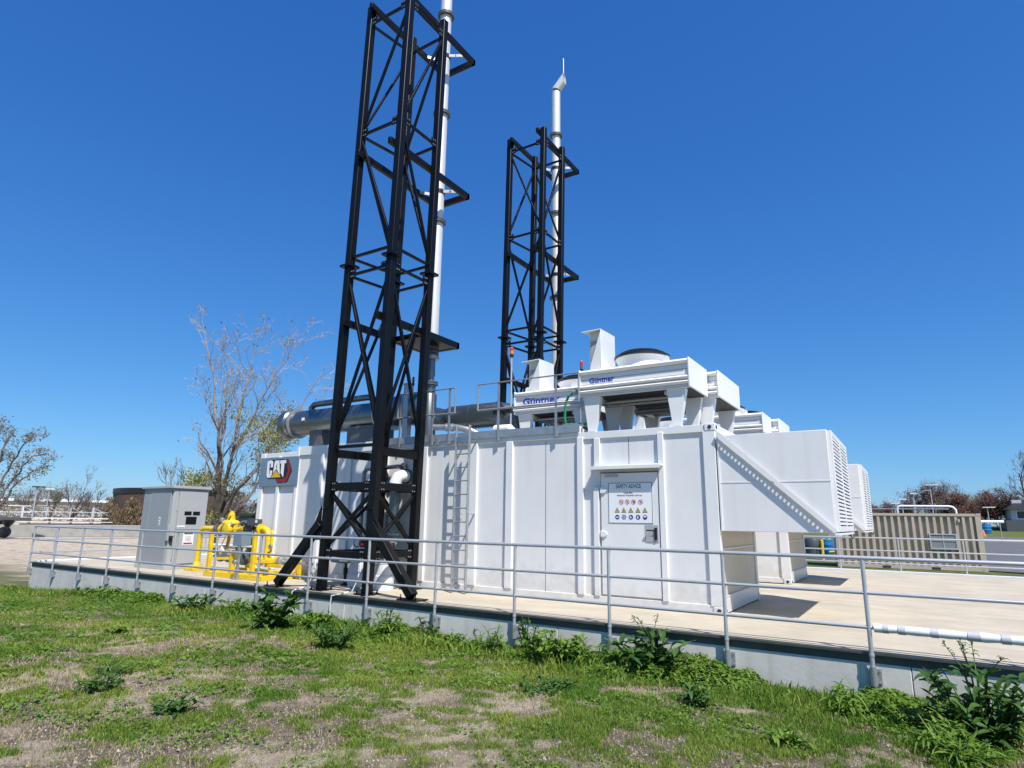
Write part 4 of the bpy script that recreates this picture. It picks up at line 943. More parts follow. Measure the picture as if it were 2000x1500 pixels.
for z in (1.14, 1.20, 1.27): pg.box(x0+.935, x0+.985, y0-.0125, y0-.0105, z, z+.035)
pg.build('label_pictograms', GREYDARK, fl)
lt = MB(); lt.box(x1-.06, x1+.03, y0-.035, y0-.0045, .74, 1.16); lt.build('latch', GREYCAB, t, bevel=.006)
lh = MB(); lh.box(x1+.002, x1+.05, y0+.02, y0+.10, .70, .86); lh.tube([(x1+.03, y0+.06, .70), (x1+.05, y0+.06, .62), (x1+.05, y0+.10, .62), (x1+.03, y0+.10, .70)], .010, 6); lh.build('padlock', BLK, t)
MB().box(x1+.0045, x1+.03, y0+.235, y0+.26, .40, .58).build('door_handle', BLK, t, bevel=.004)
bt = MB()
for z in (.25, .85, 1.5, 1.95): bt.lathe([(.012,0),(.012,.008)], (x1+.0045, y0+.15, z), (1,0,0), 8)
bt.build('door_screw', GREYDARK, t)

# ------------------------------------------------------------------ yellow gas skid
def make_skid():
    t = thing('gas_train_skid', (-13.3, 9.2, 0), 'bright yellow gas pipe skid with regulator and grey box between cabinet and tower', 'pipe skid')
    ya, yb, tr = 9.12, 10.2, 9.82
    f = MB()
    f.box(-14.40, -12.20, ya-.05, ya+.05, .001, .11); f.box(-14.40, -12.20, yb-.05, yb+.05, .001, .12)
    for x in (-14.34, -13.3, -12.27): f.box(x-.05, x+.05, ya+.06, yb-.05, .002, .11)
    f.build('base_frame', YEL, t, bevel=.005)
    for x, y, z, w_ in ((-14.30, ya, .98, .042), (-13.42, ya+.02, .62, .05), (-12.66, ya+.02, .97, .042), (-14.34, yb, .40, .04), (-12.3, yb-.1, .42, .05)):
        MB().box(x-w_, x+w_, y-w_, y+w_, .12, z).build('upright', YEL, t, bevel=.005)
    MB().bar((-14.30, ya, .40), (-14.30, yb, .36), .06).build('cross_bar', YEL, t); MB().bar((-12.66, ya, .40), (-12.66, yb-.1, .36), .06).build('cross_bar', YEL, t)
    MB().box(-14.0, -13.4, ya+.42, ya+.48, .12, .20).build('cross_bar', YEL, t); MB().box(-12.15, -12.08, yb-.25, yb-.18, .001, .42).build('pipe_stand', YEL, t)
    MB().box(-12.75, -12.15, ya+.40, ya+.46, .26, .33).build('pipe_stand', YEL, t)
    MB().tube([(-15.92, tr, .12), (-15.92, tr, .92), (-15.89, tr, 1.0), (-15.82, tr, 1.05), (-15.70, tr, 1.065), (-15.2, tr, 1.065)], .062, 16).build('inlet_riser', YEL, t)
    MB().lathe([(.14,.08),(.14,.13),(.10,.13),(.075,.22)], (-15.92, tr, 0), n=16).build('riser_foot', YEL, t)
    MB().box(-16.15, -15.72, tr-.2, tr+.2, .001, .08).build('foot_block', YEL, t, bevel=.01)
    MB().tube([(-15.25, tr, 1.065), (-13.35, tr, 1.065)], .05, 14).build('train_pipe', YEL2, t)
    MB().tube([(-13.42, tr, 1.09), (-13.28, tr, 1.10), (-13.17, tr, 1.06), (-13.11, tr, .96), (-13.10, tr, .82), (-13.10, tr, .40)], .074, 18).build('outlet_pipe', YEL, t)
    MB().tube([(-13.35, tr, .37), (-12.62, tr, .37)], .078, 16).build('lower_header', YEL, t)
    for x, z, r in ((-13.34,.37,.13),(-12.66,.37,.13),(-13.40,1.09,.13),(-14.98,1.065,.12),(-14.35,1.065,.12),(-13.85,1.065,.115)):
        MB().lathe([(r,-.022),(r,.022)], (x, tr, z), (1,0,0), 18).build('pipe_flange', YEL, t)
    MB().tube([(-12.62, tr, .37), (-12.4, tr, .37), (-11.2, tr, .36)], .035, 12).build('supply_pipe', GALV, t)
    MB().lathe([(.10,0),(.12,.03),(.12,.12),(.07,.15)], (-12.62, tr, .37), (1,0,0), 16).build('union', GALV, t)
    MB().tube([(-12.93, tr-.02, .45), (-12.93, tr-.02, 1.0), (-13.0, tr, 1.05)], .028, 10).build('bypass_pipe', YEL, t)
    MB().lathe([(.055,-.02),(.055,.02)], (-12.90, tr-.08, .70), (0,1,0), 16).build('pressure_gauge', GALV, t)
    X = -14.64
    rg = MB().lathe([(.06,1.04),(.12,1.07),(.12,1.12),(.08,1.14),(.10,1.18),(.215,1.20),(.215,1.235),(.17,1.28),(.10,1.30),(.085,1.35),(.075,1.46),(.05,1.48),(.05,1.515),(.03,1.52)], (X, tr, 0), n=26).build('regulator', YEL, t)
    MB().lathe([(.03,0),(.03,.10)], (X+.05, tr-.06, 1.40), (.5,-.8,0), 8).build('regulator_vent', YEL, rg)
    MB().lathe([(.06,0),(.14,.02),(.15,.07),(.14,.12),(.06,.14)], (X+.12, tr-.10, 1.065), (0,-1,0), 18).build('relief_valve', YEL, t)
    MB().tube([(X+.1, tr, 1.07), (X+.45, tr-.02, 1.09), (X+.6, tr, 1.14)], .035, 10).build('side_pipe', YEL, t)
    MB().tube([(X+.02, tr, 1.0), (X+.0, tr-.03, .7), (X-.04, tr-.03, .45)], .04, 12).build('impulse_pipe', YEL2, t)
    MB().tube([(X, tr-.1, .90), (X-.10, tr-.14, .66), (X-.25, tr-.14, .60), (X-.45, tr-.12, .64)], .012, 6).build('yellow_cable', YEL, t)
    v = MB(); v.lathe([(.09,0),(.12,.03),(.12,.13),(.09,.16)], (-15.24, tr, 1.065), (1,0,0), 18); v.box(-15.12, -14.98, tr-.10, tr+.10, .97, 1.17)
    v.build('shutoff_valve', BROWNG, t, bevel=.006)
    MB().lathe([(.03,0),(.03,.08),(.06,.09),(.065,.16),(.03,.19)], (-15.02, tr, 1.16), n=14).build('valve_knob', GALV, t)
    MB().lathe([(.10,-.09),(.13,-.05),(.13,.05),(.10,.09)], (-14.84, tr, 1.065), (1,0,0), 18).build('filter_cartridge', YEL2, t)
    bk = MB(); bk.box(-13.95, -13.62, tr-.12, tr+.08, 1.03, 1.15); bk.lathe([(.07,0),(.07,.12)], (-13.88, tr-.05, 1.12), n=14); bk.lathe([(.06,0),(.06,.16)], (-13.72, tr-.08, 1.05), (0,-1,0), 12)
    bk.build('valve_actuator', BLK, t, bevel=.008)
    MB().box(-13.85, -13.42, tr-.10, tr+.02, 1.17, 1.33).build('control_box', GREYBIN, t, bevel=.006)
    MB().box(-13.52, -13.45, tr-.108, tr-.101, 1.24, 1.31).build('control_label', SIGNW, t)
    MB().tube([(-14.32, tr, 1.12), (-14.26, tr-.03, 1.21), (-14.1, tr-.05, 1.27), (-13.85, tr-.05, 1.28)], .015, 8).build('conduit', GALV, t)
    MB().tube([(-15.1, tr-.05, .40), (-13.3, tr-.05, .40)], .05, 12).build('lower_pipe', BROWNG, t)
    for x in (-14.95, -14.62, -14.30): MB().lathe([(.06,0),(.13,.05),(.15,.12),(.13,.2),(.06,.25)], (x, tr-.05, .42), (1,0,0), 18).build('filter_body', BROWNG, t)
    MB().lathe([(.05,0),(.09,.02),(.09,.12),(.05,.16)], (-14.75, tr-.05, .52), n=14).build('filter_cap', INSUL, t)
    MB().lathe([(.05,0),(.15,.03),(.15,.09),(.05,.12)], (-13.95, tr-.05, .38), (1,0,0), 18).build('throttle_valve', GREYBIN, t)
    MB().lathe([(.05,0),(.11,.03),(.11,.10)], (-13.6, tr-.05, .38), (1,0,0), 16).build('throttle_valve', BROWNG, t)
    for (x, z, r) in ((-14.4,1.20,.05),(-13.75,.60,.05),(-14.9,.66,.045)):
        gq = MB().lathe([(r,-.018),(r,.012),(r*.85,.018)], (x, tr-.16, z), (0,-1,0), 16).build('dial_gauge', GALV, t)
        MB().lathe([(r*.82,.0185),(r*.82,.0195)], (x, tr-.16, z), (0,-1,0), 16).build('gauge_face', SIGNW, gq)
    tb_ = MB()
    for pts in ([(-14.4,tr-.14,1.16),(-14.4,tr-.1,1.0),(-14.5,tr-.1,.55)], [(-13.75,tr-.14,.56),(-13.75,tr-.1,.45)], [(-14.9,tr-.14,.62),(-14.9,tr-.08,.5)], [(-13.6,tr-.1,1.05),(-13.45,tr-.2,.95),(-13.3,tr-.3,.9)]): tb_.tube(pts, .010, 6)
    tb_.build('sensing_line', GALV, t)
    bl_ = MB()
    for x, z, r in ((-13.34,.37,.105),(-12.66,.37,.105),(-14.98,1.065,.098),(-14.35,1.065,.098)):
        for i in range(6): a = i*math.pi/3; bl_.lathe([(.011,-.032),(.011,.032)], (x, tr+r*math.cos(a), z+r*math.sin(a)), (1,0,0), 6)
    bl_.build('flange_bolts', GALV, t)
    jb = MB().box(-13.27, -12.96, ya-.12, ya+.14, .73, 1.04).build('junction_box', JBOX, t, bevel=.008)
    MB().box(-12.959, -12.950, ya-.11, ya+.13, .74, 1.03).build('box_lid', JBOX, jb)
    MB().bar((-13.02, ya-.10, .001), (-13.02, ya-.10, .73), .045).build('box_post', GALV, t); MB().box(-13.14, -12.92, ya-.17, ya-.06, .002, .03).build('post_foot', GALV, t)
    cn = MB(); cn.tube([(-13.14, ya-.05, .73), (-13.14, ya-.05, .5), (-13.08, ya-.08, .3), (-13.12, ya-.1, .02)], .018, 8); cn.lathe([(.05,0),(.05,.06)], (-13.08, ya-.13, .38), (0,-1,0), 12)
    cn.build('box_conduit', GALV, t)
    for z in (.92, .62): MB().tube([(-16.6, tr+.7, z), (-14.6, tr+.7, z)], .03, 10).build('white_pipe', INSUL, t)
make_skid()

# dark green transformer boxes
for (x, w_, z, l) in ((-18.15, .72, 1.82, 'taller dark green electrical cabinet beside the white container, right of its twin'), (-19.0, .70, 1.50, 'lower dark green electrical cabinet beside the tree trunk, left of its twin')):
    y = 13.0
    t = thing('transformer_box', (x, y, 0), l, 'electrical box', 'green electrical boxes behind the skid')
    MB().box(x, x+w_, y, y+.8, .001, z-.1).build('body', GREENBOX, t, bevel=.012)
    MB().box(x-.03, x+w_+.03, y-.04, y+.84, z-.1, z).build('lid', GREENBOX, t, bevel=.02)
    MB().box(x+.38, x+.5, y-.008, y-.001, z-.42, z-.30).build('label_plate', SIGNW, t)
    MB().box(x+.30, x+.33, y-.02, y-.001, .5, .8).build('door_handle', GALV, t)
t = thing('gas_meter', (-16.6, 12.4, 0), 'grey gas meter with white fittings in front of the green cabinets', 'meter')
MB().lathe([(.08,0),(.14,.04),(.14,.22),(.08,.26)], (-16.6, 12.2, 1.15), (0,1,0), 18).build('body', GALV, t)
MB().tube([(-16.6, 12.3, .001), (-16.6, 12.3, 1.75)], .035, 10).build('riser', GALV, t)
MB().lathe([(.05,1.5),(.08,1.54),(.08,1.64),(.05,1.68)], (-16.45, 12.3, 0), n=12).build('fitting', INSUL, t)
MB().tube([(-16.6, 12.3, 1.45), (-16.45, 12.3, 1.45), (-16.45, 12.3, 1.5)], .03, 8).build('branch', INSUL, t)

# ------------------------------------------------------------------ weeds along the wall
def leaf_mesh(specs, m, name, parent):
    """specs: (base, azimuth, length, width, rise, droop, tint)"""
    co = []; q = []; tint = []
    for (b, az, L_, W_, rise, droop, tn) in specs:
        dx, dy = math.cos(az), math.sin(az); px, py = -dy, dx; base = len(co); n = 5
        for i in range(n+1):
            s = i/n
            r = L_*s*math.cos(rise)*(1-.15*s); z = L_*(s*math.sin(rise)-droop*s*s)
            wd = W_*math.sin(math.pi*min(1, (.12+.88*s)))**.8*(1-.25*s)*.5
            if i == n: wd = .002
            c = Vector((b[0]+dx*r, b[1]+dy*r, b[2]+z)); up = wd*.45
            wav = .12*W_*math.sin(7*s+az*3)
            co += [(c.x-px*wd, c.y-py*wd, c.z+up+wav), (c.x, c.y, c.z), (c.x+px*wd, c.y+py*wd, c.z+up-wav)]
            tint += [tn]*3
        for i in range(n):
            a = base+i*3; q += [(a, a+1, a+4, a+3), (a+1, a+2, a+5, a+4)]
    co = np.array(co); o = ORG[parent.name]; co -= np.array(o)
    me = mesh_from_arrays(name, co, np.zeros((0,3), int), np.array(q), np.array(tint), m)
    me.polygons.foreach_set('use_smooth', np.ones(len(q), bool))
    ob = bpy.data.objects.new(name, me); COL.objects.link(ob); ob.parent = parent; ORG[ob.name] = o; return ob
def weed(x, y, label, h=.5, spread=.35, n=40, L_=(.16,.30), W_=(.07,.12), m=WEEDD, stems=7, seed=1, stalk=0, narrow=False):
    h *= 1.15; spread *= 1.2; n = int(n*(1.6 if m is WEEDD else 2.6)); stems = int(stems*(1.5 if m is WEEDD else 2.2))
    g = random.Random(seed); z = float(gz(x, y))
    t = thing('weed_plant', (x, y, z), label, 'weed', 'weeds along the concrete wall')
    sp = []; sm = MB(); tips = []
    for k in range(stems):
        a = g.uniform(0, 6.283); s = spread*math.sqrt(g.random())*.8; hh = h*g.uniform(.45, 1)*(1-.3*s/spread)
        b = Vector((x+.25*s*math.cos(a), y+.25*s*math.sin(a), z-.02)); e = Vector((x+s*math.cos(a), min(y+s*math.sin(a), YE-.03), z+hh))
        md = (b+e)/2+Vector((0,0,hh*.15)); sm.tube([b, md, e], [.009,.007,.004], 5); tips.append((b, md, e))
    for i in range(n):
        b, md, e = tips[i % len(tips)]; s = g.random()
        p = b*(1-s)**2+md*2*s*(1-s)+e*s*s
        az = g.uniform(0, 6.283)
        if p.y > YE-.25 and math.sin(az) > .2: az = -az
        sp.append((p, az, g.uniform(*L_), g.uniform(*W_), g.uniform(-.1, .9), g.uniform(.1, .55), g.random()))
    for k in range(stalk):
        a = g.uniform(0, 6.283); top = Vector((x+.25*math.cos(a)*spread*1.6, min(y+.2*math.sin(a), YE-.05), z+h*g.uniform(1.02, 1.28)))
        md = Vector((x+.1*math.cos(a), y, z+h*.8)); sm.tube([(x, y, z), md, top], [.008,.006,.003], 5)
        for j in range(7):
            s = .55+.45*j/7; p = md.lerp(top, s); sp.append((p, g.uniform(0, 6.283), g.uniform(.04, .10), .025, g.uniform(.2, 1.0), .5, g.random()))
    sm.build('stem', WEEDL, t); leaf_mesh(sp, m, 'leaves', t); return t
weed(-9.25, 7.15, 'large dark broad-leaved weed left of centre, standing clear of the wall', .62, .46, 70, (.20,.36), (.10,.17), WEEDD, 10, 11)
weed(-7.35, 6.75, 'dense rounded dark weed with narrow leaves right of the big broad-leaved one', .42, .42, 130, (.12,.26), (.025,.05), WEEDD, 16, 12)
weed(-12.7, 7.85, 'spreading dark weed clump at the wall below the grey cabinet', .40, .55, 90, (.14,.28), (.05,.09), WEEDD, 14, 13)
weed(-16.8, 7.95, 'low green weed mat at the wall near the far left corner', .28, .60, 80, (.10,.2), (.05,.09), WEEDL, 12, 14)
weed(-11.5, 8.0, 'bright green low weed clump beside the spreading dark one', .30, .5, 90, (.08,.17), (.05,.08), WEEDL, 12, 15)
weed(-8.85, 7.75, 'light yellow-green bushy weed against the wall behind the rounded dark weed', .30, .34, 120, (.07,.13), (.045,.07), WEEDL, 14, 16)
weed(-7.42, 7.95, 'upright spiky green weed below the tower at the wall', .46, .26, 60, (.12,.24), (.025,.045), WEEDL, 9, 17)
weed(-6.85, 8.3, 'small dark upright weed tight against the wall beside a rail post', .46, .18, 46, (.10,.18), (.025,.04), WEEDD, 7, 18)
weed(-6.3, 8.1, 'low bright weed right of the small dark upright one', .24, .4, 90, (.07,.14), (.045,.07), WEEDL, 12, 19)
weed(-5.5, 8.0, 'grassy green weed tuft at the wall left of the middle post', .36, .36, 90, (.14,.28), (.018,.03), WEEDL, 12, 20)
weed(-4.95, 8.25, 'tall narrow dark weed just right of the middle post', .52, .22, 70, (.10,.2), (.03,.05), WEEDD, 9, 21)
weed(-4.35, 8.0, 'thick bright green leafy weed bank in the middle of the wall', .40, .55, 170, (.08,.16), (.06,.09), WEEDL, 20, 22)
weed(-2.95, 8.0, 'large dark weed with a thin flowering stalk, right of the middle', .52, .54, 130, (.16,.30), (.06,.11), WEEDD, 14, 23, stalk=3)
weed(-3.75, 8.05, 'grassy tuft left of the large stalked weed', .34, .3, 60, (.14,.26), (.02,.035), WEEDL, 9, 24)
weed(-2.05, 6.75, 'small dark rosette of pointed leaves on the open grass', .16, .16, 34, (.12,.22), (.035,.055), WEEDD, 8, 25)
weed(.34, 7.75, 'tall dark bushy weed with thin stalks at the right edge of the photo', .66, .55, 220, (.14,.27), (.05,.09), WEEDD, 22, 26, stalk=5)
weed(-.75, 7.75, 'broad blade grass tuft left of the bushy weed at the right edge', .26, .35, 60, (.14,.26), (.02,.035), WEEDL, 9, 27)
weed(-3.65, 6.5, 'low blue-green weed patch on the open grass below the middle', .14, .40, 90, (.06,.12), (.03,.05), WEEDD, 14, 28)
weed(-7.7, 3.95, 'low dark grass tuft on the open ground at the left foreground', .14, .26, 60, (.10,.18), (.018,.03), WEEDD, 9, 29)
weed(-7.1, 3.55, 'dark weed sprawl nearest the lower left corner', .12, .30, 60, (.10,.18), (.03,.045), WEEDD, 9, 30)
weed(-5.9, 3.6, 'flat leafy weed in the foreground right of the sprawling one', .11, .24, 46, (.10,.18), (.03,.05), WEEDD, 8, 31)
weed(-10.6, 5.4, 'bright lime green low weed on the sandy patch', .10, .28, 70, (.05,.10), (.04,.06), WEEDL, 10, 32)
weed(-1.1, 6.2, 'flat green weed rosette near the lower right of the lawn', .10, .22, 46, (.09,.16), (.035,.05), WEEDL, 8, 33)
weed(.1, 7.0, 'light grassy clump in front of the bushy weed at the right edge', .22, .45, 110, (.16,.30), (.016,.03), WEEDL, 14, 34)

# ------------------------------------------------------------------ trees
def grow_tree(seed, base, H, lead, rad, depth, spread, m_b, m_t, leaf=None, leafm=None, leafsize=.1, nleaf=0, up=.35, name='bare_tree', label='', cat='tree', group=None, gnarl=.16, kids=(3,5), tipsel=None, minr=.006):
    g = random.Random(seed)
    t = thing(name, base, label, cat, group)
    big = MB(); tw = MB(); tips = []
    def limb(p, d, L_, r, dep):
        n = 5 if dep > 1 else 4
        pts = [p]; rs = [r]; dd = d.copy(); q = p.copy()
        for i in range(n):
            dd = (dd+Vector((g.gauss(0, gnarl), g.gauss(0, gnarl), g.gauss(0, gnarl)+up*.12))).normalized()
            q = q+dd*(L_/n); pts.append(q.copy()); rs.append(max(minr*.5, r*(1-.75*(i+1)/n)))
        (big if r > rad*.16 else tw).tube(pts, rs, 7 if r > rad*.3 else (5 if r > rad*.1 else 3), cap=False)
        if dep <= 1: tips.append((pts[-1], pts[-2])); tips.append((pts[2], pts[1]))
        if dep <= 0: return
        for k in range(g.randint(*kids)):
            s = g.uniform(.25, .98); i = min(n-1, int(s*n)); f = s*n-i
            c = pts[i].lerp(pts[i+1], f); rr = rs[i]*(1-f)+rs[i+1]*f
            base_d = (pts[i+1]-pts[i]).normalized(); ax = base_d.orthogonal().normalized()
            ax = Matrix.Rotation(g.uniform(0, 6.283), 3, base_d) @ ax
            nd = (base_d*math.cos(spread*g.uniform(.6, 1.25))+ax*math.sin(spread*g.uniform(.6, 1.25))+Vector((0,0,up*.5))).normalized()
            limb(c, nd, L_*g.uniform(.42, .68), max(minr, min(rr*.75, r*.5)), dep-1)
    for ld in lead:
        if ld[0] == 'path':
            _, pp, r0, r1, nk, frac = ld; pp = [Vector(p) for p in pp]; fine = []
            for i in range(len(pp)-1):
                for k in range(4):
                    q = pp[i].lerp(pp[i+1], k/4)
                    if fine: q += Vector((g.gauss(0,1), g.gauss(0,1), g.gauss(0,1)))*(pp[i+1]-pp[i]).length*.022
                    fine.append(q)
            fine.append(pp[-1]); m_ = len(fine)-1; tot = sum((fine[i+1]-fine[i]).length for i in range(m_))
            rad_ = [r0+(r1-r0)*(i/m_)**.55 for i in range(m_+1)]; cutI = next((i for i, v in enumerate(rad_) if v < r0*.62 and v < .075), m_)
            if cutI > 0: big.tube(fine[:cutI+1], rad_[:cutI+1], 9, cap=False)
            if cutI < m_: tw.tube(fine[cutI:], rad_[cutI:], 7, cap=False)
            for k in range(nk):
                sI = .12+.88*(k+g.random())/nk; i = min(m_-1, int(sI*m_)); c = fine[i].lerp(fine[i+1], sI*m_-i)
                bd = (fine[i+1]-fine[i]).normalized(); ax = Matrix.Rotation(g.uniform(0, 6.283), 3, bd) @ bd.orthogonal().normalized(); a = spread*g.uniform(.6, 1.3)
                limb(c, (bd*math.cos(a)+ax*math.sin(a)+Vector((0,0,up*.6))).normalized(), tot*frac*(1.15-.55*sI)*g.uniform(.6, 1.2), max(minr, (r0+(r1-r0)*sI)*.42), depth)
            tips.append((fine[-1], fine[-2])); continue
        d, lf, rf, off = ld
        limb(Vector(base)+Vector(off), Vector(d).normalized(), H*lf, rad*rf, depth)
    big.build('trunk', m_b, t, fixn=False); tw.build('twigs', m_t, t, fixn=False)
    if nleaf:
        good = [tp for tp in tips if tipsel and tipsel(tp[0])]
        co = []; q = []; tint = []
        for i in range(nleaf):
            p, p0 = g.choice(good if good and g.random() < .93 else tips)
            c = p+Vector((g.gauss(0,1), g.gauss(0,1), g.gauss(0,.8)))*leafsize*1.8
            a = Vector((g.gauss(0,1), g.gauss(0,1), g.gauss(0,1))).normalized(); b = a.orthogonal().normalized(); s = leafsize*g.uniform(.4, 1)
            k = len(co); co += [c-a*s, c+b*s*.45, c+a*s, c-b*s*.45]; q.append((k, k+1, k+2, k+3)); tint += [g.random()]*4
        co = np.array([tuple(v) for v in co])-np.array(base)
        me = mesh_from_arrays('crown', co, np.zeros((0,3), int), np.array(q), np.array(tint), leafm)
        ob = bpy.data.objects.new('crown', me); COL.objects.link(ob); ob.parent = t; ORG[ob.name] = Vector(base)
    return t

bt_base = (-25.5, 16.4, -.8)
fk = (-25.40, 16.26, 2.3)
grow_tree(4, bt_base, 10.4, [('path', [(-25.5,16.4,-.85), (-25.47,16.33,1.0), fk, (-25.1,15.9,4.4), (-25.12,15.35,6.81), (-25.24,14.48,9.7)], .24, .012, 17, .18),
    ('path', [fk, (-24.9,15.9,5.0), (-24.6,15.6,6.6), (-24.35,15.4,8.6)], .085, .010, 14, .26),
    ('path', [(-25.42,16.28,1.6), (-24.32,16.07,5.6), (-23.7,16.0,7.6), (-23.32,15.93,9.0)], .095, .010, 16, .22),
    ('path', [(-25.44,16.3,1.3), (-24.5,16.25,4.4), (-23.1,16.6,6.9), (-21.66,17.0,9.0)], .105, .010, 18, .22),
    ('path', [(-25.46,16.32,.9), (-23.6,17.0,3.7), (-22.4,17.4,5.6), (-21.14,17.75,7.4)], .10, .010, 16, .22),
    ('path', [(-25.48,16.36,.4), (-24.1,17.0,2.4), (-23.2,17.2,4.0), (-22.3,17.4,5.3)], .10, .010, 18, .24),
    ('path', [(-25.44,16.3,1.8), (-25.9,15.9,3.4), (-26.3,15.6,4.8)], .05, .008, 9, .22),
    ('path', [(-25.2,15.9,4.8), (-25.7,15.4,6.3), (-26.1,15.1,7.4)], .045, .008, 9, .22),
    ('path', [(-25.48,16.36,.2), (-26.1,16.0,1.6), (-26.4,15.7,3.0)], .05, .008, 12, .26)],
      .24, 3, .60, BARK, TWIG, 1, BUDS, .080, 5200, up=.25, label='large bare spring tree with pale twigs and a few olive leaves behind the grey cabinet', kids=(2,4), gnarl=.17, minr=.006,
    tipsel=lambda p: (2.8 < p.z < 5.9 and p.x > -23.9) or (p.z < 3.2 and p.x < -24.8 and p.z > 1.2))
def far_tree(seed, x, y, H, label, nleaf=0, leafm=None, ls=.25, sp=.6, depth=3, tilt=(0,0), mat_b=TWIGD, kids=(4,6), rad=None, group='bare trees in the distance', name='bare_tree'):
    z = float(gz(x, y))
    return grow_tree(seed, (x, y, z), H, [((tilt[0],tilt[1],1), .62, 1, (0,0,0)), ((.35,.1,1), .5, .6, (0,0,H*.12)), ((-.35,-.1,1), .5, .6, (0,0,H*.12))], rad or H*.022, depth, sp, BARK if H > 8 else TWIGD, mat_b, 1, leafm, ls, nleaf, label=label, group=group, kids=kids, name=name, minr=.02)
# left edge tree, trunk just outside the frame
LT = (-66.3, 20.7, -.8)
grow_tree(21, LT, 9.5, [('path', [LT, (-65.91,21.21,1.04), (-66.31,21.39,4.02), (-64.3,21.19,6.5), (-64.6,21.63,8.2)], .36, .03, 13, .13),
    ('path', [(-66.1,20.95,.4), (-65.26,21.35,2.09), (-64.72,22.12,5.11), (-62.6,22.06,7.2), (-62.57,22.73,7.9)], .20, .025, 13, .13),
    ('path', [(-66.1,21.0,.8), (-64.89,21.58,2.1), (-64.42,22.48,4.48), (-62.2,22.64,6.1), (-61.93,23.55,6.4)], .18, .025, 13, .13),
    ('path', [(-66.1,21.0,.5), (-65.14,21.59,1.47), (-64.09,22.79,4.06), (-62.2,22.99,4.9), (-62.2,23.68,5.2)], .15, .025, 13, .13),
    ('path', [(-65.9,21.1,1.2), (-66.5,20.83,5.72), (-65.3,20.49,7.7), (-65.26,20.83,8.7)], .20, .025, 13, .13)],
    .36, 2, .6, TWIGD, TWIGD, 1, GREYBUD, .13, 2600, label='bare grey tree reaching into the left edge of the photo', kids=(2,4), up=.15, minr=.016)

def px_at(dirx, diry, w): return None
far_tree(31, -102.9, 43.5, 9.2, 'small bare tree with upswept branches left of the dark round tank', 500, GREYBUD, .13, .40, 3, kids=(3,5))
far_tree(32, -111.4, 44.2, 7.2, 'low bushy bare tree behind the two lamp posts', 900, GREYBUD, .16, .6, 3)
far_tree(33, -100.2, 45.2, 6.4, 'thin bare sapling close to the left side of the dark tank', 500, GREYBUD, .13, .5, 3)
far_tree(34, -45.1, 25.8, 7.0, 'bare reddish sapling behind the top of the grey cabinet', 700, GREYBUD, .05, .42, 3, kids=(3,5))
far_tree(35, -119.9, 44.9, 7.6, 'pale bare tree far off at the left behind the walkway', 700, GREYBUD, .16, .6, 3)
far_tree(37, -39.0, 27.0, 4.0, 'low bare shrub tree behind the big tree trunk', 1400, GREYBUD, .09, .7, 3)
far_tree(38, -31.0, 27.0, 4.0, 'tangled bare shrub between the big tree and the white container', 1400, GREYBUD, .09, .7, 3)
G2 = 'trees behind the beige container'
def blob_tree(seed, x, y, H, W, label, m, n, ls, dens=1, name='budding_tree'):
    g = random.Random(seed); z = float(gz(x, y))
    leads = [((g.uniform(-.9,.9)*W/H*1.3, g.uniform(-.5,.5), 1), g.uniform(.45,.62), g.uniform(.5,1), (g.uniform(-.15,.15)*W, 0, 0)) for _ in range(7)]
    return grow_tree(seed, (x, y, z), H, leads, H*.02, 3, .62, TWIGD, TWIGD, 1, m, ls, n, label=label, group=G2, kids=(4,6), up=.3, name=name, minr=.025)
blob_tree(41, -4.6, 104, 4.6, 5.5, 'dark red budding tree just right of the farther hood', REDLEAF, 7200, .13)
blob_tree(42, -1.3, 109, 5.0, 4.0, 'reddish sparse tree between the dark red one and the tallest red one', REDLEAF, 3800, .13)
blob_tree(43, 3.4, 110, 6.6, 6.5, 'tallest red budding tree behind the lamp posts', REDLEAF, 10000, .14)
blob_tree(44, 5.2, 112, 7.0, 3.0, 'grey bare tree merging with the right side of the tallest red tree', GREYBUD, 3000, .12)
blob_tree(45, 6.4, 108, 4.6, 3.5, 'small red tree above the right part of the beige container', REDLEAF, 3600, .13)
blob_tree(46, 8.0, 113, 5.0, 4.0, 'olive grey bush tree above the right end of the beige container', SHRUBM, 5200, .13)
blob_tree(47, 10.2, 110, 6.0, 5.0, 'red budding tree to the left of the dark roofed house', REDLEAF, 8400, .14)
blob_tree(48, 12.4, 112, 6.0, 3.5, 'brown olive tree just left of the dark roof', SHRUBM, 5200, .13)
far_tree(49, 13.9, 108, 12.5, 'big bare spreading tree at the right edge above the dark roof', 500, GREYBUD, .15, .55, 4, tilt=(-.1,0), mat_b=TWIGD, kids=(4,5), rad=.30, group=G2)

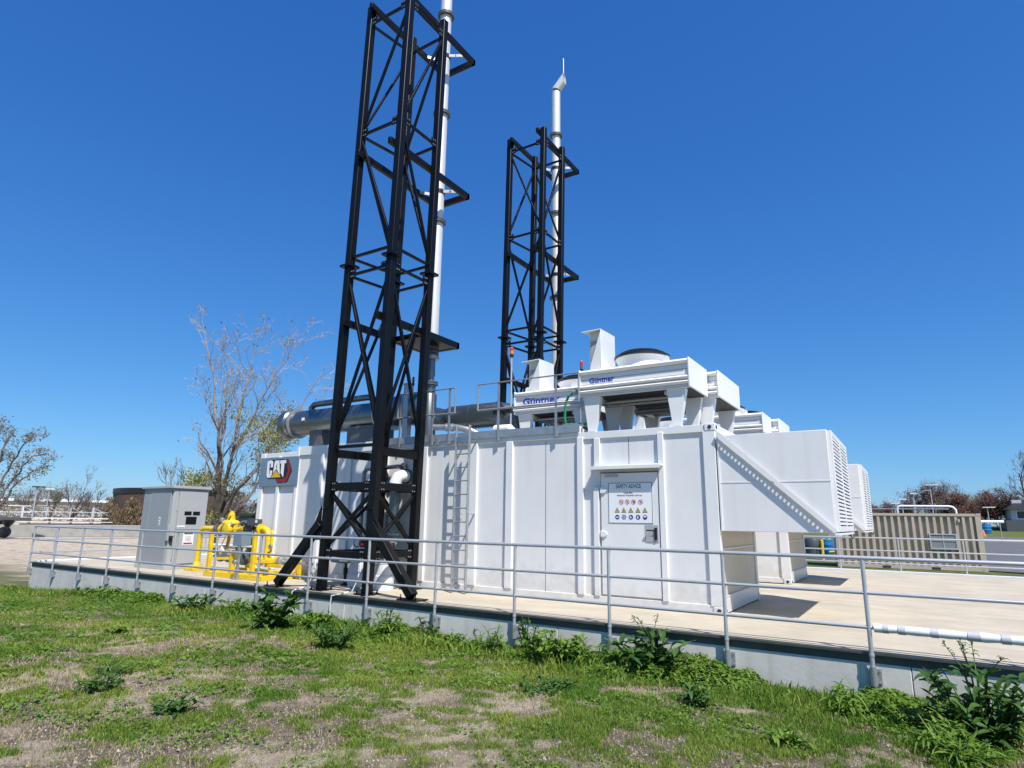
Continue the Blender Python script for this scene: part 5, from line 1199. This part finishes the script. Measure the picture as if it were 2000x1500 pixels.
# distant belt of woods that reads as one mass
def belt():
    g = np.random.default_rng(5); co = []; q = []; tint = []
    segs = [(-190, 60, -30, 190, 34000, 4.2), (-20, 150, 60, 160, 12000, 3.6)]
    for (xa, ya, xb, yb, n, h) in segs:
        s = g.uniform(0, 1, n); X = xa+(xb-xa)*s+g.normal(0, 1.5, n); Y = ya+(yb-ya)*s+g.normal(0, 2.5, n)
        top = h*(.35+1.0*fbm(X*.13, Y*.13, 4, 4)); Z = gz(X, Y)+top*np.sqrt(g.uniform(0, 1, n))
        a = g.normal(0, 1, (n, 3)); a /= np.linalg.norm(a, axis=1)[:,None]; b = np.cross(a, g.normal(0, 1, (n, 3))); b /= np.linalg.norm(b, axis=1)[:,None]
        sz = g.uniform(.10, .32, n)[:,None]; c = np.stack([X, Y, Z], -1); k = sum(len(v) for v in co)
        co.append(np.stack([c-a*sz, c+b*sz*.4, c+a*sz, c-b*sz*.4], 1).reshape(-1, 3)); q.append(k+np.arange(n*4).reshape(n, 4)); tint.append(np.repeat(g.uniform(0, 1, n), 4))
    me = mesh_from_arrays('distant_woods', np.concatenate(co), np.zeros((0,3), int), np.concatenate(q), np.concatenate(tint), GREYBUD)
    o = bpy.data.objects.new('distant_woods', me); COL.objects.link(o); tag(o, 'hazy grey brown belt of leafless woods along the horizon', 'woods', kind='stuff')
belt()

# ------------------------------------------------------------------ left background: basin wall, walkway, tank
t = thing('basin_wall', (-78, 22, -.8), 'long low pale concrete basin wall beyond the sandy field', 'wall')
wl = [(-74.0, 20.5), (-74.7, 36.5)]
a, b_ = Vector((-72.5, 19.5, 0)), Vector((-62, 44, 0))
MB().bar((-78, 8, -.2), (-68.5, 34, -.2), .3, 1.12).build('wall', OLDCONC, t)
MB().bar((-68.5, 34, -.2), (-46, 55, -.2), .3, 1.12).build('wall', OLDCONC, t)
t = thing('truss_footbridge', (-94, 34, .8), 'white truss footbridge with diagonal bracing across the basins at the left', 'footbridge')
p0, p1 = Vector((-94.0, 34.2, .86)), Vector((-90.0, 62, .80)); D = (p1-p0); n = 11
ch = MB(); ch.bar(p0, p1, .14, .14); ch.build('bottom_chord', INSUL, t)
ch = MB(); ch.bar(p0+Vector((0,0,1.45)), p1+Vector((0,0,1.45)), .10, .10); ch.build('top_chord', TWIGD, t)
ch = MB(); ch.bar(p0+Vector((0,0,.8)), p1+Vector((0,0,.8)), .05, .05); ch.build('handrail', INSUL, t)
for i in range(n+1):
    q = p0+D*(i/n); MB().bar(q, q+Vector((0,0,1.45)), .08 if i % 3 else .2).build('strut', PALE, t)
    if i < n: MB().bar(q+Vector((0,0,1.45)), p0+D*((i+1)/n), .045).build('diagonal', PALE, t)
MB().bar(p0+Vector((1.2,-.5,-.45)), p1+Vector((1.2,-.5,-.45)), .08, .08).build('pipe_run', INSUL, t)
MB().bar(p0+Vector((1.4,-.6,-.9)), p1+Vector((1.4,-.6,-.9)), .1, .5).build('deck_beam', RUSTW, t)
t = thing('walkway_platform', (-72, 17, .3), 'dark raised platform with white handrail at the left edge of the photo', 'platform')
MB().box(-80, -73.4, 15.0, 27.6, .70, 1.0).build('deck', GREYDARK, t)
MB().box(-79, -73.8, 15.5, 25.6, .2, .70).build('beam', BLK, t)
hr = MB()
for z in (1.5, 2.1): hr.tube([(-73.5, 15.2, z), (-73.5, 27.4, z)], .04, 6)
for y in (15.4, 17.6, 19.8, 22.0, 24.2, 26.8): hr.tube([(-73.5, y, 1.0), (-73.5, y, 2.1)], .04, 6)
hr.build('handrail', INSUL, t)
t = thing('drive_drum', (-69.4, 24.3, -.7), 'dark round drum and funnel under the raised platform at the left edge', 'machinery')
MB().lathe([(.36,0),(.50,.03),(.50,.35),(.36,.38)], (-69.35, 24.15, -.28), (.9,-.4,0), 24).build('drum', BLK, t)
MB().lathe([(.15,.1),(.22,.35),(.42,.6),(.48,.9)], (-69.5, 24.35, -.1), n=20).build('funnel', BLK, t)
t = thing('round_tank', (-92.4, 52.6, -.8), 'dark brown round tank with a black rim behind the footbridge', 'tank')
MB().lathe([(8.6,-1),(8.6,4.3)], (-91.9, 53.0, 0), n=64).build('shell', RUSTW, t)
MB().lathe([(8.7,4.3),(8.7,5.0),(8.4,5.05)], (-91.9, 53.0, 0), n=64).build('rim', BLK, t)
t = thing('tank_creepers', (-86, 46, -.8), 'brown leafless creepers covering the side of the round tank', 'creeper')
g = random.Random(5); co = []; q = []; ti = []
for i in range(9000):
    a = g.uniform(-2.3, .9); z = -.8+(2.6+2.2*vnoise(a*5, 0, 3))*g.random()**1.1; r = 8.7+.8*g.random(); c = Vector((-91.9+r*math.cos(a), 53.0+r*math.sin(a), z)); d = Vector((g.gauss(0,.5), g.gauss(0,.5), 1)).normalized(); b2 = d.orthogonal().normalized(); s = g.uniform(.1, .3)
    k = len(co); co += [tuple(c-d*s), tuple(c+b2*s*.25), tuple(c+d*s), tuple(c-b2*s*.25)]; q.append((k, k+1, k+2, k+3)); ti += [g.random()]*4
me = mesh_from_arrays('vines', np.array(co)-np.array(ORG[t.name]), np.zeros((0,3), int), np.array(q), np.array(ti), SHRUBM); ob = bpy.data.objects.new('vines', me); COL.objects.link(ob); ob.parent = t
t = thing('warehouse', (-225, 97, 0), 'long low white roofed warehouse on the horizon at the left', 'warehouse')
MB().bar((-245, 60, 2.6), (-205, 135, 2.6), 12, 5.2).build('wall', OLDCONC, t)
MB().bar((-245.3, 59.5, 5.45), (-204.7, 135.5, 5.45), 13.5, .7).build('roof', INSUL, t)
ww = MB()
for i in range(26):
    q = Vector((-245, 60, 0)).lerp(Vector((-205, 135, 0)), (i+.5)/26); ww.box(q.x+5.0, q.x+5.9, q.y-4.2, q.y-2.2, .8, 3.4)
ww.build('loading_bay', PALE, t)
def lamp(x, y, z0, H, label, head=.55, dark=False, arm=(1,0)):
    t = thing('lamp_post', (x, y, z0), label, 'lamp post', 'lamp posts in the background')
    MB().tube([(x, y, z0), (x, y, z0+H)], [.075, .055], 10).build('pole', RAIL, t)
    MB().tube([(x, y, z0+H-.1), (x, y, z0+H+.05)], .10, 10).build('collar', RAIL, t)
    h = MB(); ax, ay = arm
    h._add([(x+sx*head*ax*.9-sy*ay*.22+ (0), y+sx*head*ay*.9+sy*ax*.22, z0+H+zz) for zz in (.05, .16) for sx, sy in ((-.6,-1),(1,-1),(1,1),(-.6,1))], [(0,1,2,3),(7,6,5,4),(0,4,5,1),(1,5,6,2),(2,6,7,3),(3,7,4,0)])
    h.build('lamp_head', BLK if dark else INSUL, t, bevel=.02)
lamp(-68.1, 25.6, .95, 2.75, 'lamp post with a black flat head on the walkway at the left', .7, True, (.5,.85))
lamp(-99.8, 39.0, 1.2, 3.4, 'smaller lamp post with a white head right of the black headed one', .7, False, (.5,.85))

# ------------------------------------------------------------------ right background
def make_beige():
    ang = math.atan2(.83, 5.84)
    L_ = 6.06; H0, H1 = -.58, 2.01
    t = thing('shipping_container', (-3.42, 35.55, -.6), 'beige corrugated shipping container with a grey louvre window behind the rear railing', 'container')
    ca, sa = math.cos(ang), math.sin(ang)
    T = lambda u, v, z: (-3.42+u*ca-v*sa, 35.55+u*sa+v*ca, z)
    def tb(mb, u0, u1, v0, v1, z0, z1):
        mb._add([T(u0,v0,z0),T(u1,v0,z0),T(u1,v1,z0),T(u0,v1,z0),T(u0,v0,z1),T(u1,v0,z1),T(u1,v1,z1),T(u0,v1,z1)], [(0,3,2,1),(4,5,6,7),(0,1,5,4),(1,2,6,5),(2,3,7,6),(3,0,4,7)])
    m = MB(); n = 20; pitch = (L_-.3)/n; pr = []
    for i in range(n):
        u = .15+i*pitch; pr += [(u, .0), (u+pitch*.36, .0), (u+pitch*.46, .13), (u+pitch*.88, .13)]
    pr.append((L_-.15, 0))
    vs = [T(u, .02+v, H0+.16) for u, v in pr]+[T(u, .02+v, H1-.10) for u, v in pr]; k = len(pr)
    m._add(vs, [(i, i+1, k+i+1, k+i) for i in range(k-1)])
    tb(m, .1, L_-.1, .16, 2.40, H0+.1, H1-.03)
    m.build('corrugated_side', BEIGE, t, smooth=False)
    f = MB(); tb(f, 0, L_, 0, .1, H1-.12, H1); tb(f, 0, L_, 0, .1, H0, H0+.16); tb(f, 0, .16, -.004, .16, H0+.16, H1-.12); tb(f, L_-.22, L_, -.004, .16, H0+.16, H1-.12); tb(f, L_-.1, L_, .1, 2.44, H0, H1); tb(f, 0, .1, .1, 2.44, H0, H1)
    f.build('frame', BEIGE, t)
    c = MB()
    for u in (-.01, L_-.17):
        for z in (H0-.01, H1-.11): tb(c, u, u+.18, -.012, .16, z, z+.12)
    c.build('corner_casting', BEIGE, t)
    w_ = MB(); tb(w_, 3.95, 4.0, -.05, .02, .36, 1.08); tb(w_, 4.98, 5.03, -.05, .02, .36, 1.08); tb(w_, 4.0, 4.98, -.05, .02, 1.02, 1.08); tb(w_, 4.0, 4.98, -.05, .02, .36, .44); tb(w_, 4.47, 4.51, -.04, .02, .44, 1.02); tb(w_, 4.0, 4.98, -.04, .02, .74, .77)
    wo = w_.build('louvre_window', GREYCAB, t)
    s = MB()
    for i in range(12): tb(s, 4.0, 4.98, -.02, .01, .46+i*.046, .46+i*.046+.026)
    s.build('louvre_slats', GREYCAB, wo); s = MB(); tb(s, 4.0, 4.98, .012, .018, .44, 1.02); s.build('louvre_backing', GREYDARK, wo)
    v = MB(); tb(v, 5.15, 5.23, -.05, .02, 1.62, 1.76); v.build('vent_cover', BEIGE, t)
    for u in (1.9, 3.9):
        fp_ = MB(); tb(fp_, u, u+.35, -.006, .0, H0+.02, H0+.13); fp_.build('fork_pocket', DARKM, t)
    return t
make_beige()
t = thing('pipe_arch', (-.6, 39, 1.2), 'white pipe bent into a long arch above the beige container', 'pipe')
MB().tube([(-.72, 39, .9), (-.72, 39, 2.30), (-.66, 39, 2.40), (-.55, 39, 2.43), (1.55, 39.3, 2.42), (1.70, 39.3, 2.38), (1.80, 39.3, 2.25), (1.86, 39.3, .9)], .055, 12).build('pipe_run', INSUL, t)
t = thing('catwalk_rail', (-3, 41, 1.5), 'thin grey handrail seen above the roof of the beige container', 'handrail')
rl = MB(); rl.tube([(-3.6, 41, 2.32), (1.6, 41, 2.32)], .03, 8)
for x in (-3, -2, -1, 0, 1): rl.tube([(x, 41, .6), (x, 41, 2.32)], .02, 6)
rl.build('rail', GALV, t)
t = thing('gooseneck_pipe', (.4, 60, 1), 'thin bent grey gooseneck pipe beside the tallest lamp post', 'pipe')
MB().tube([(.05, 62, .3), (.05, 62, 3.7), (.15, 62, 3.9), (1.0, 62, 4.3), (1.3, 62, 4.3)], .06, 8).build('pipe_run', GALV, t)
lamp(1.95, 91, 1.0, 5.2, 'tallest lamp post with a white head rising behind the beige container', .9)
lamp(.15, 82, .8, 4.0, 'second lamp post left of the tallest one', .62)
lamp(-1.0, 82.4, .8, 3.4, 'third and smaller lamp post left of the second', .62)
lamp(-1.77, 83.5, .8, 3.0, 'fourth and smallest lamp post at the left of the row', .62)
lamp(7.9, 100, 1.3, 2.5, 'distant lamp post right of the beige container before the red tree', .9)

def drum(name, x, y, z, r, h, m, label, cat, group=None):
    t = thing(name, (x, y, z), label, cat, group)
    MB().lathe([(r*.93,0),(r,.03),(r,h*.3),(r*1.03,h*.32),(r*1.03,h*.36),(r,h*.38),(r,h*.62),(r*1.03,h*.64),(r*1.03,h*.68),(r,h*.7),(r,h-.04),(r*.9,h)], (x, y, z), n=24).build('body', m, t)
    b = MB()
    for s in (-1, 1): b.lathe([(.05,h),(.05,h+.04)], (x+s*r*.5, y, z), n=8)
    b.build('bung_cap', INSUL, t); return t
drum('plastic_drum', -4.42, 40.9, -.33, .33, .95, BLUE, 'bright blue plastic drum behind the yellow bollard', 'drum', 'blue drums')
drum('plastic_drum', -4.80, 41.6, -.33, .33, .93, BLUE, 'darker edge of a blue drum half hidden left of the yellow bollard', 'drum', 'blue drums')
drum('plastic_drum', 7.3, 98, float(gz(7.3, 98)), .55, 1.1, BLUE, 'blue drum far off on the road verge right of the beige container', 'drum', 'blue drums')
t = thing('trash_bin', (-5.18, 41.0, -.45), 'dark grey bin standing left of the blue drums behind the railing', 'bin')
MB().lathe([(.36,0),(.42,.05),(.42,.52),(.45,.54),(.45,.60),(.41,.62)], (-5.18, 41.0, -.45), n=24).build('body', GREYBIN, t)
MB().lathe([(.44,.62),(.44,.95),(.38,1.08),(.15,1.12)], (-5.18, 41.0, -.45), n=24).build('lid', GREYBIN, t)
MB().tube([(-4.86, 40.6, .2), (-4.76, 40.55, .24), (-4.76, 40.55, .02), (-4.86, 40.6, .0)], .03, 6).build('handle', BLK, t)
t = thing('yellow_bollard', (-4.72, 40.0, -.6), 'thin yellow bollard in front of the blue drums', 'bollard')
MB().lathe([(.085,0),(.085,1.15),(.05,1.19)], (-4.60, 40.2, -.6), n=14).build('post', YEL, t); MB().lathe([(.12,0),(.12,.06)], (-4.60, 40.2, -.6), n=14).build('base', GALV, t)
t = thing('yellow_spout', (-4.0, 39.2, -.6), 'short yellow bent pipe near the left end of the beige container', 'pipe')
MB().tube([(-3.75, 39.2, -.5), (-3.75, 39.2, -.08), (-3.85, 39.2, -.02), (-4.15, 39.2, -.06)], .06, 10).build('pipe_run', YEL, t)
t = thing('traffic_cone', (6.5, 88, 0), 'orange traffic cone by the road right of the beige container', 'cone')
zc = float(gz(6.3, 88)); MB().lathe([(.22,.04),(.05,.75),(.03,.78)], (6.3, 88, zc), n=14).build('cone', ORANGE, t); MB().box(6.0, 6.6, 87.7, 88.3, zc, zc+.04).build('base', ORANGE, t)
# road
def road_sheet(name, pts, n, m, dz):
    a0, a1, b0, b1 = [Vector((*p, 0)) for p in pts]; mb = MB(); k = 14
    for i in range(n+1):
        p = a0.lerp(a1, i/n); q = b0.lerp(b1, i/n)
        for j in range(k+1):
            c = p.lerp(q, j/k); mb.v.append((c.x, c.y, float(gz(c.x, c.y))+dz))
    for i in range(n):
        for j in range(k):
            b = i*(k+1)+j; mb.f.append((b, b+1, b+k+2, b+k+1))
    o = mb.build(name, m, None, fixn=False); o['kind'] = 'structure'
road_sheet('road', ((2.55, 37.0), (5.0, 74), (30, 26), (30, 74)), 30, ASPH, .05)
road_sheet('pavement', ((5.2, 74), (5.6, 80), (40, 74), (40, 80)), 6, SLABM, .06)
road_sheet('road', ((5.6, 80), (6.3, 88), (45, 80), (45, 88)), 8, ASPH, .05)
t = thing('roadside_pipe', (6.2, 77, 1), 'white pipe lying level above the grass mound right of the beige container', 'pipe')
MB().tube([(4.4, 76, 1.95), (7.2, 77.4, 1.98)], [.13,.13], 10).build('pipe_run', INSUL, t)
for x in (4.8, 6.9): MB().tube([(x, 76.2+(x-4.8)*.5, float(gz(x, 76))), (x, 76.2+(x-4.8)*.5, 1.9)], .05, 6).build('support', GALV, t)
t = thing('house', (12.5, 104, 1.8), 'low house with a black roof and white trim at the right edge of the photo', 'house')
hz = float(gz(13, 105))
MB().box(9.9, 22, 103.2, 112, hz-.3, hz+1.25).build('retaining_wall', GREYDARK, t)
MB().box(10.6, 22, 104, 111, hz+1.25, hz+2.6).build('wall', PALE, t)
MB()._add([(10.1,103.4,2.6+hz),(23,103.4,2.6+hz),(23,112,2.6+hz),(10.1,112,2.6+hz),(11.6,106.5,3.9+hz),(21,106.5,3.9+hz),(21,109,3.9+hz),(11.6,109,3.9+hz)], [(0,3,2,1),(4,5,6,7),(0,1,5,4),(1,2,6,5),(2,3,7,6),(3,0,4,7)]).build('roof', ROOFK, t)
MB().box(11.0, 12.0, 105.5, 106, hz+3.4, hz+3.9).build('chimney', PALE, t)
for x in (11.2, 12.6, 14.0):
    wn = MB().box(x, x+1.0, 103.95, 103.99, hz+1.5, hz+2.4).build('window', GLASSB, t)
    fr = MB(); fr.box(x-.1, x, 103.93, 103.99, hz+1.4, hz+2.5); fr.box(x+1.0, x+1.1, 103.93, 103.99, hz+1.4, hz+2.5); fr.box(x, x+1.0, 103.93, 103.99, hz+2.4, hz+2.5); fr.box(x, x+1.0, 103.93, 103.99, hz+1.4, hz+1.5); fr.build('window_frame', INSUL, wn)

# ------------------------------------------------------------------ camera, sun, sky
cam = bpy.data.cameras.new('camera'); co = bpy.data.objects.new('camera', cam); COL.objects.link(co); S.camera = co
yaw, pitch, roll = R(CAMYAW) if 'CAMYAW' in globals() else R(-32.5236), R(12.4078), R(.84839)
fw = Vector((math.sin(yaw)*math.cos(pitch), math.cos(yaw)*math.cos(pitch), math.sin(pitch)))
ri = Vector((math.cos(yaw), -math.sin(yaw), 0)); up = ri.cross(fw)
r2 = ri*math.cos(roll)+up*math.sin(roll); u2 = up*math.cos(roll)-ri*math.sin(roll)
co.matrix_world = Matrix(((r2.x,u2.x,-fw.x,0),(r2.y,u2.y,-fw.y,0),(r2.z,u2.z,-fw.z,1.38),(0,0,0,1)))
cam.sensor_width = 36; cam.lens = 36*1213.857/2000; cam.clip_end = 5000; cam.clip_start = .05

sd = Vector((.575,-.361,1.0)).normalized()
sl = bpy.data.lights.new('sun', 'SUN'); sl.energy = 4.4; sl.angle = R(.5); sl.color = (1.0,.955,.89)
so = bpy.data.objects.new('sun', sl); COL.objects.link(so); so.rotation_euler = sd.to_track_quat('Z', 'Y').to_euler(); so.location = (5,-5,30)
W = bpy.data.worlds.new('World'); S.world = W; W.use_nodes = True; nt = W.node_tree; N = nt.nodes; L = nt.links
bg = N['Background']
sk = N.new('ShaderNodeTexSky'); sk.sky_type = 'NISHITA'; sk.sun_disc = False
sk.sun_elevation = math.asin(sd.z); sk.sun_rotation = math.atan2(sd.x, sd.y)
sk.air_density = 1.0; sk.dust_density = .35; sk.ozone_density = 2.2; sk.altitude = 100
sp = N.new('ShaderNodeSeparateColor'); cb = N.new('ShaderNodeCombineColor'); L.new(sk.outputs['Color'], sp.inputs['Color'])
for ch, g_, k_ in (('Red', 1.18, .345), ('Green', .88, .545), ('Blue', .60, .815)):      # deeper, clearer blue than the default air
    m0 = N.new('ShaderNodeMath'); m0.operation = 'MULTIPLY'; m0.inputs[1].default_value = .14; L.new(sp.outputs[ch], m0.inputs[0])
    m1 = N.new('ShaderNodeMath'); m1.operation = 'POWER'; m1.inputs[1].default_value = g_; L.new(m0.outputs[0], m1.inputs[0])
    m2 = N.new('ShaderNodeMath'); m2.operation = 'MULTIPLY'; m2.inputs[1].default_value = k_/.14; L.new(m1.outputs[0], m2.inputs[0])
    L.new(m2.outputs[0], cb.inputs[ch])
L.new(cb.outputs['Color'], bg.inputs['Color'])
bg.inputs['Strength'].default_value = .11
S.view_settings.view_transform = 'Standard'; S.view_settings.look = 'None'; S.view_settings.exposure = .52; S.view_settings.gamma = 1
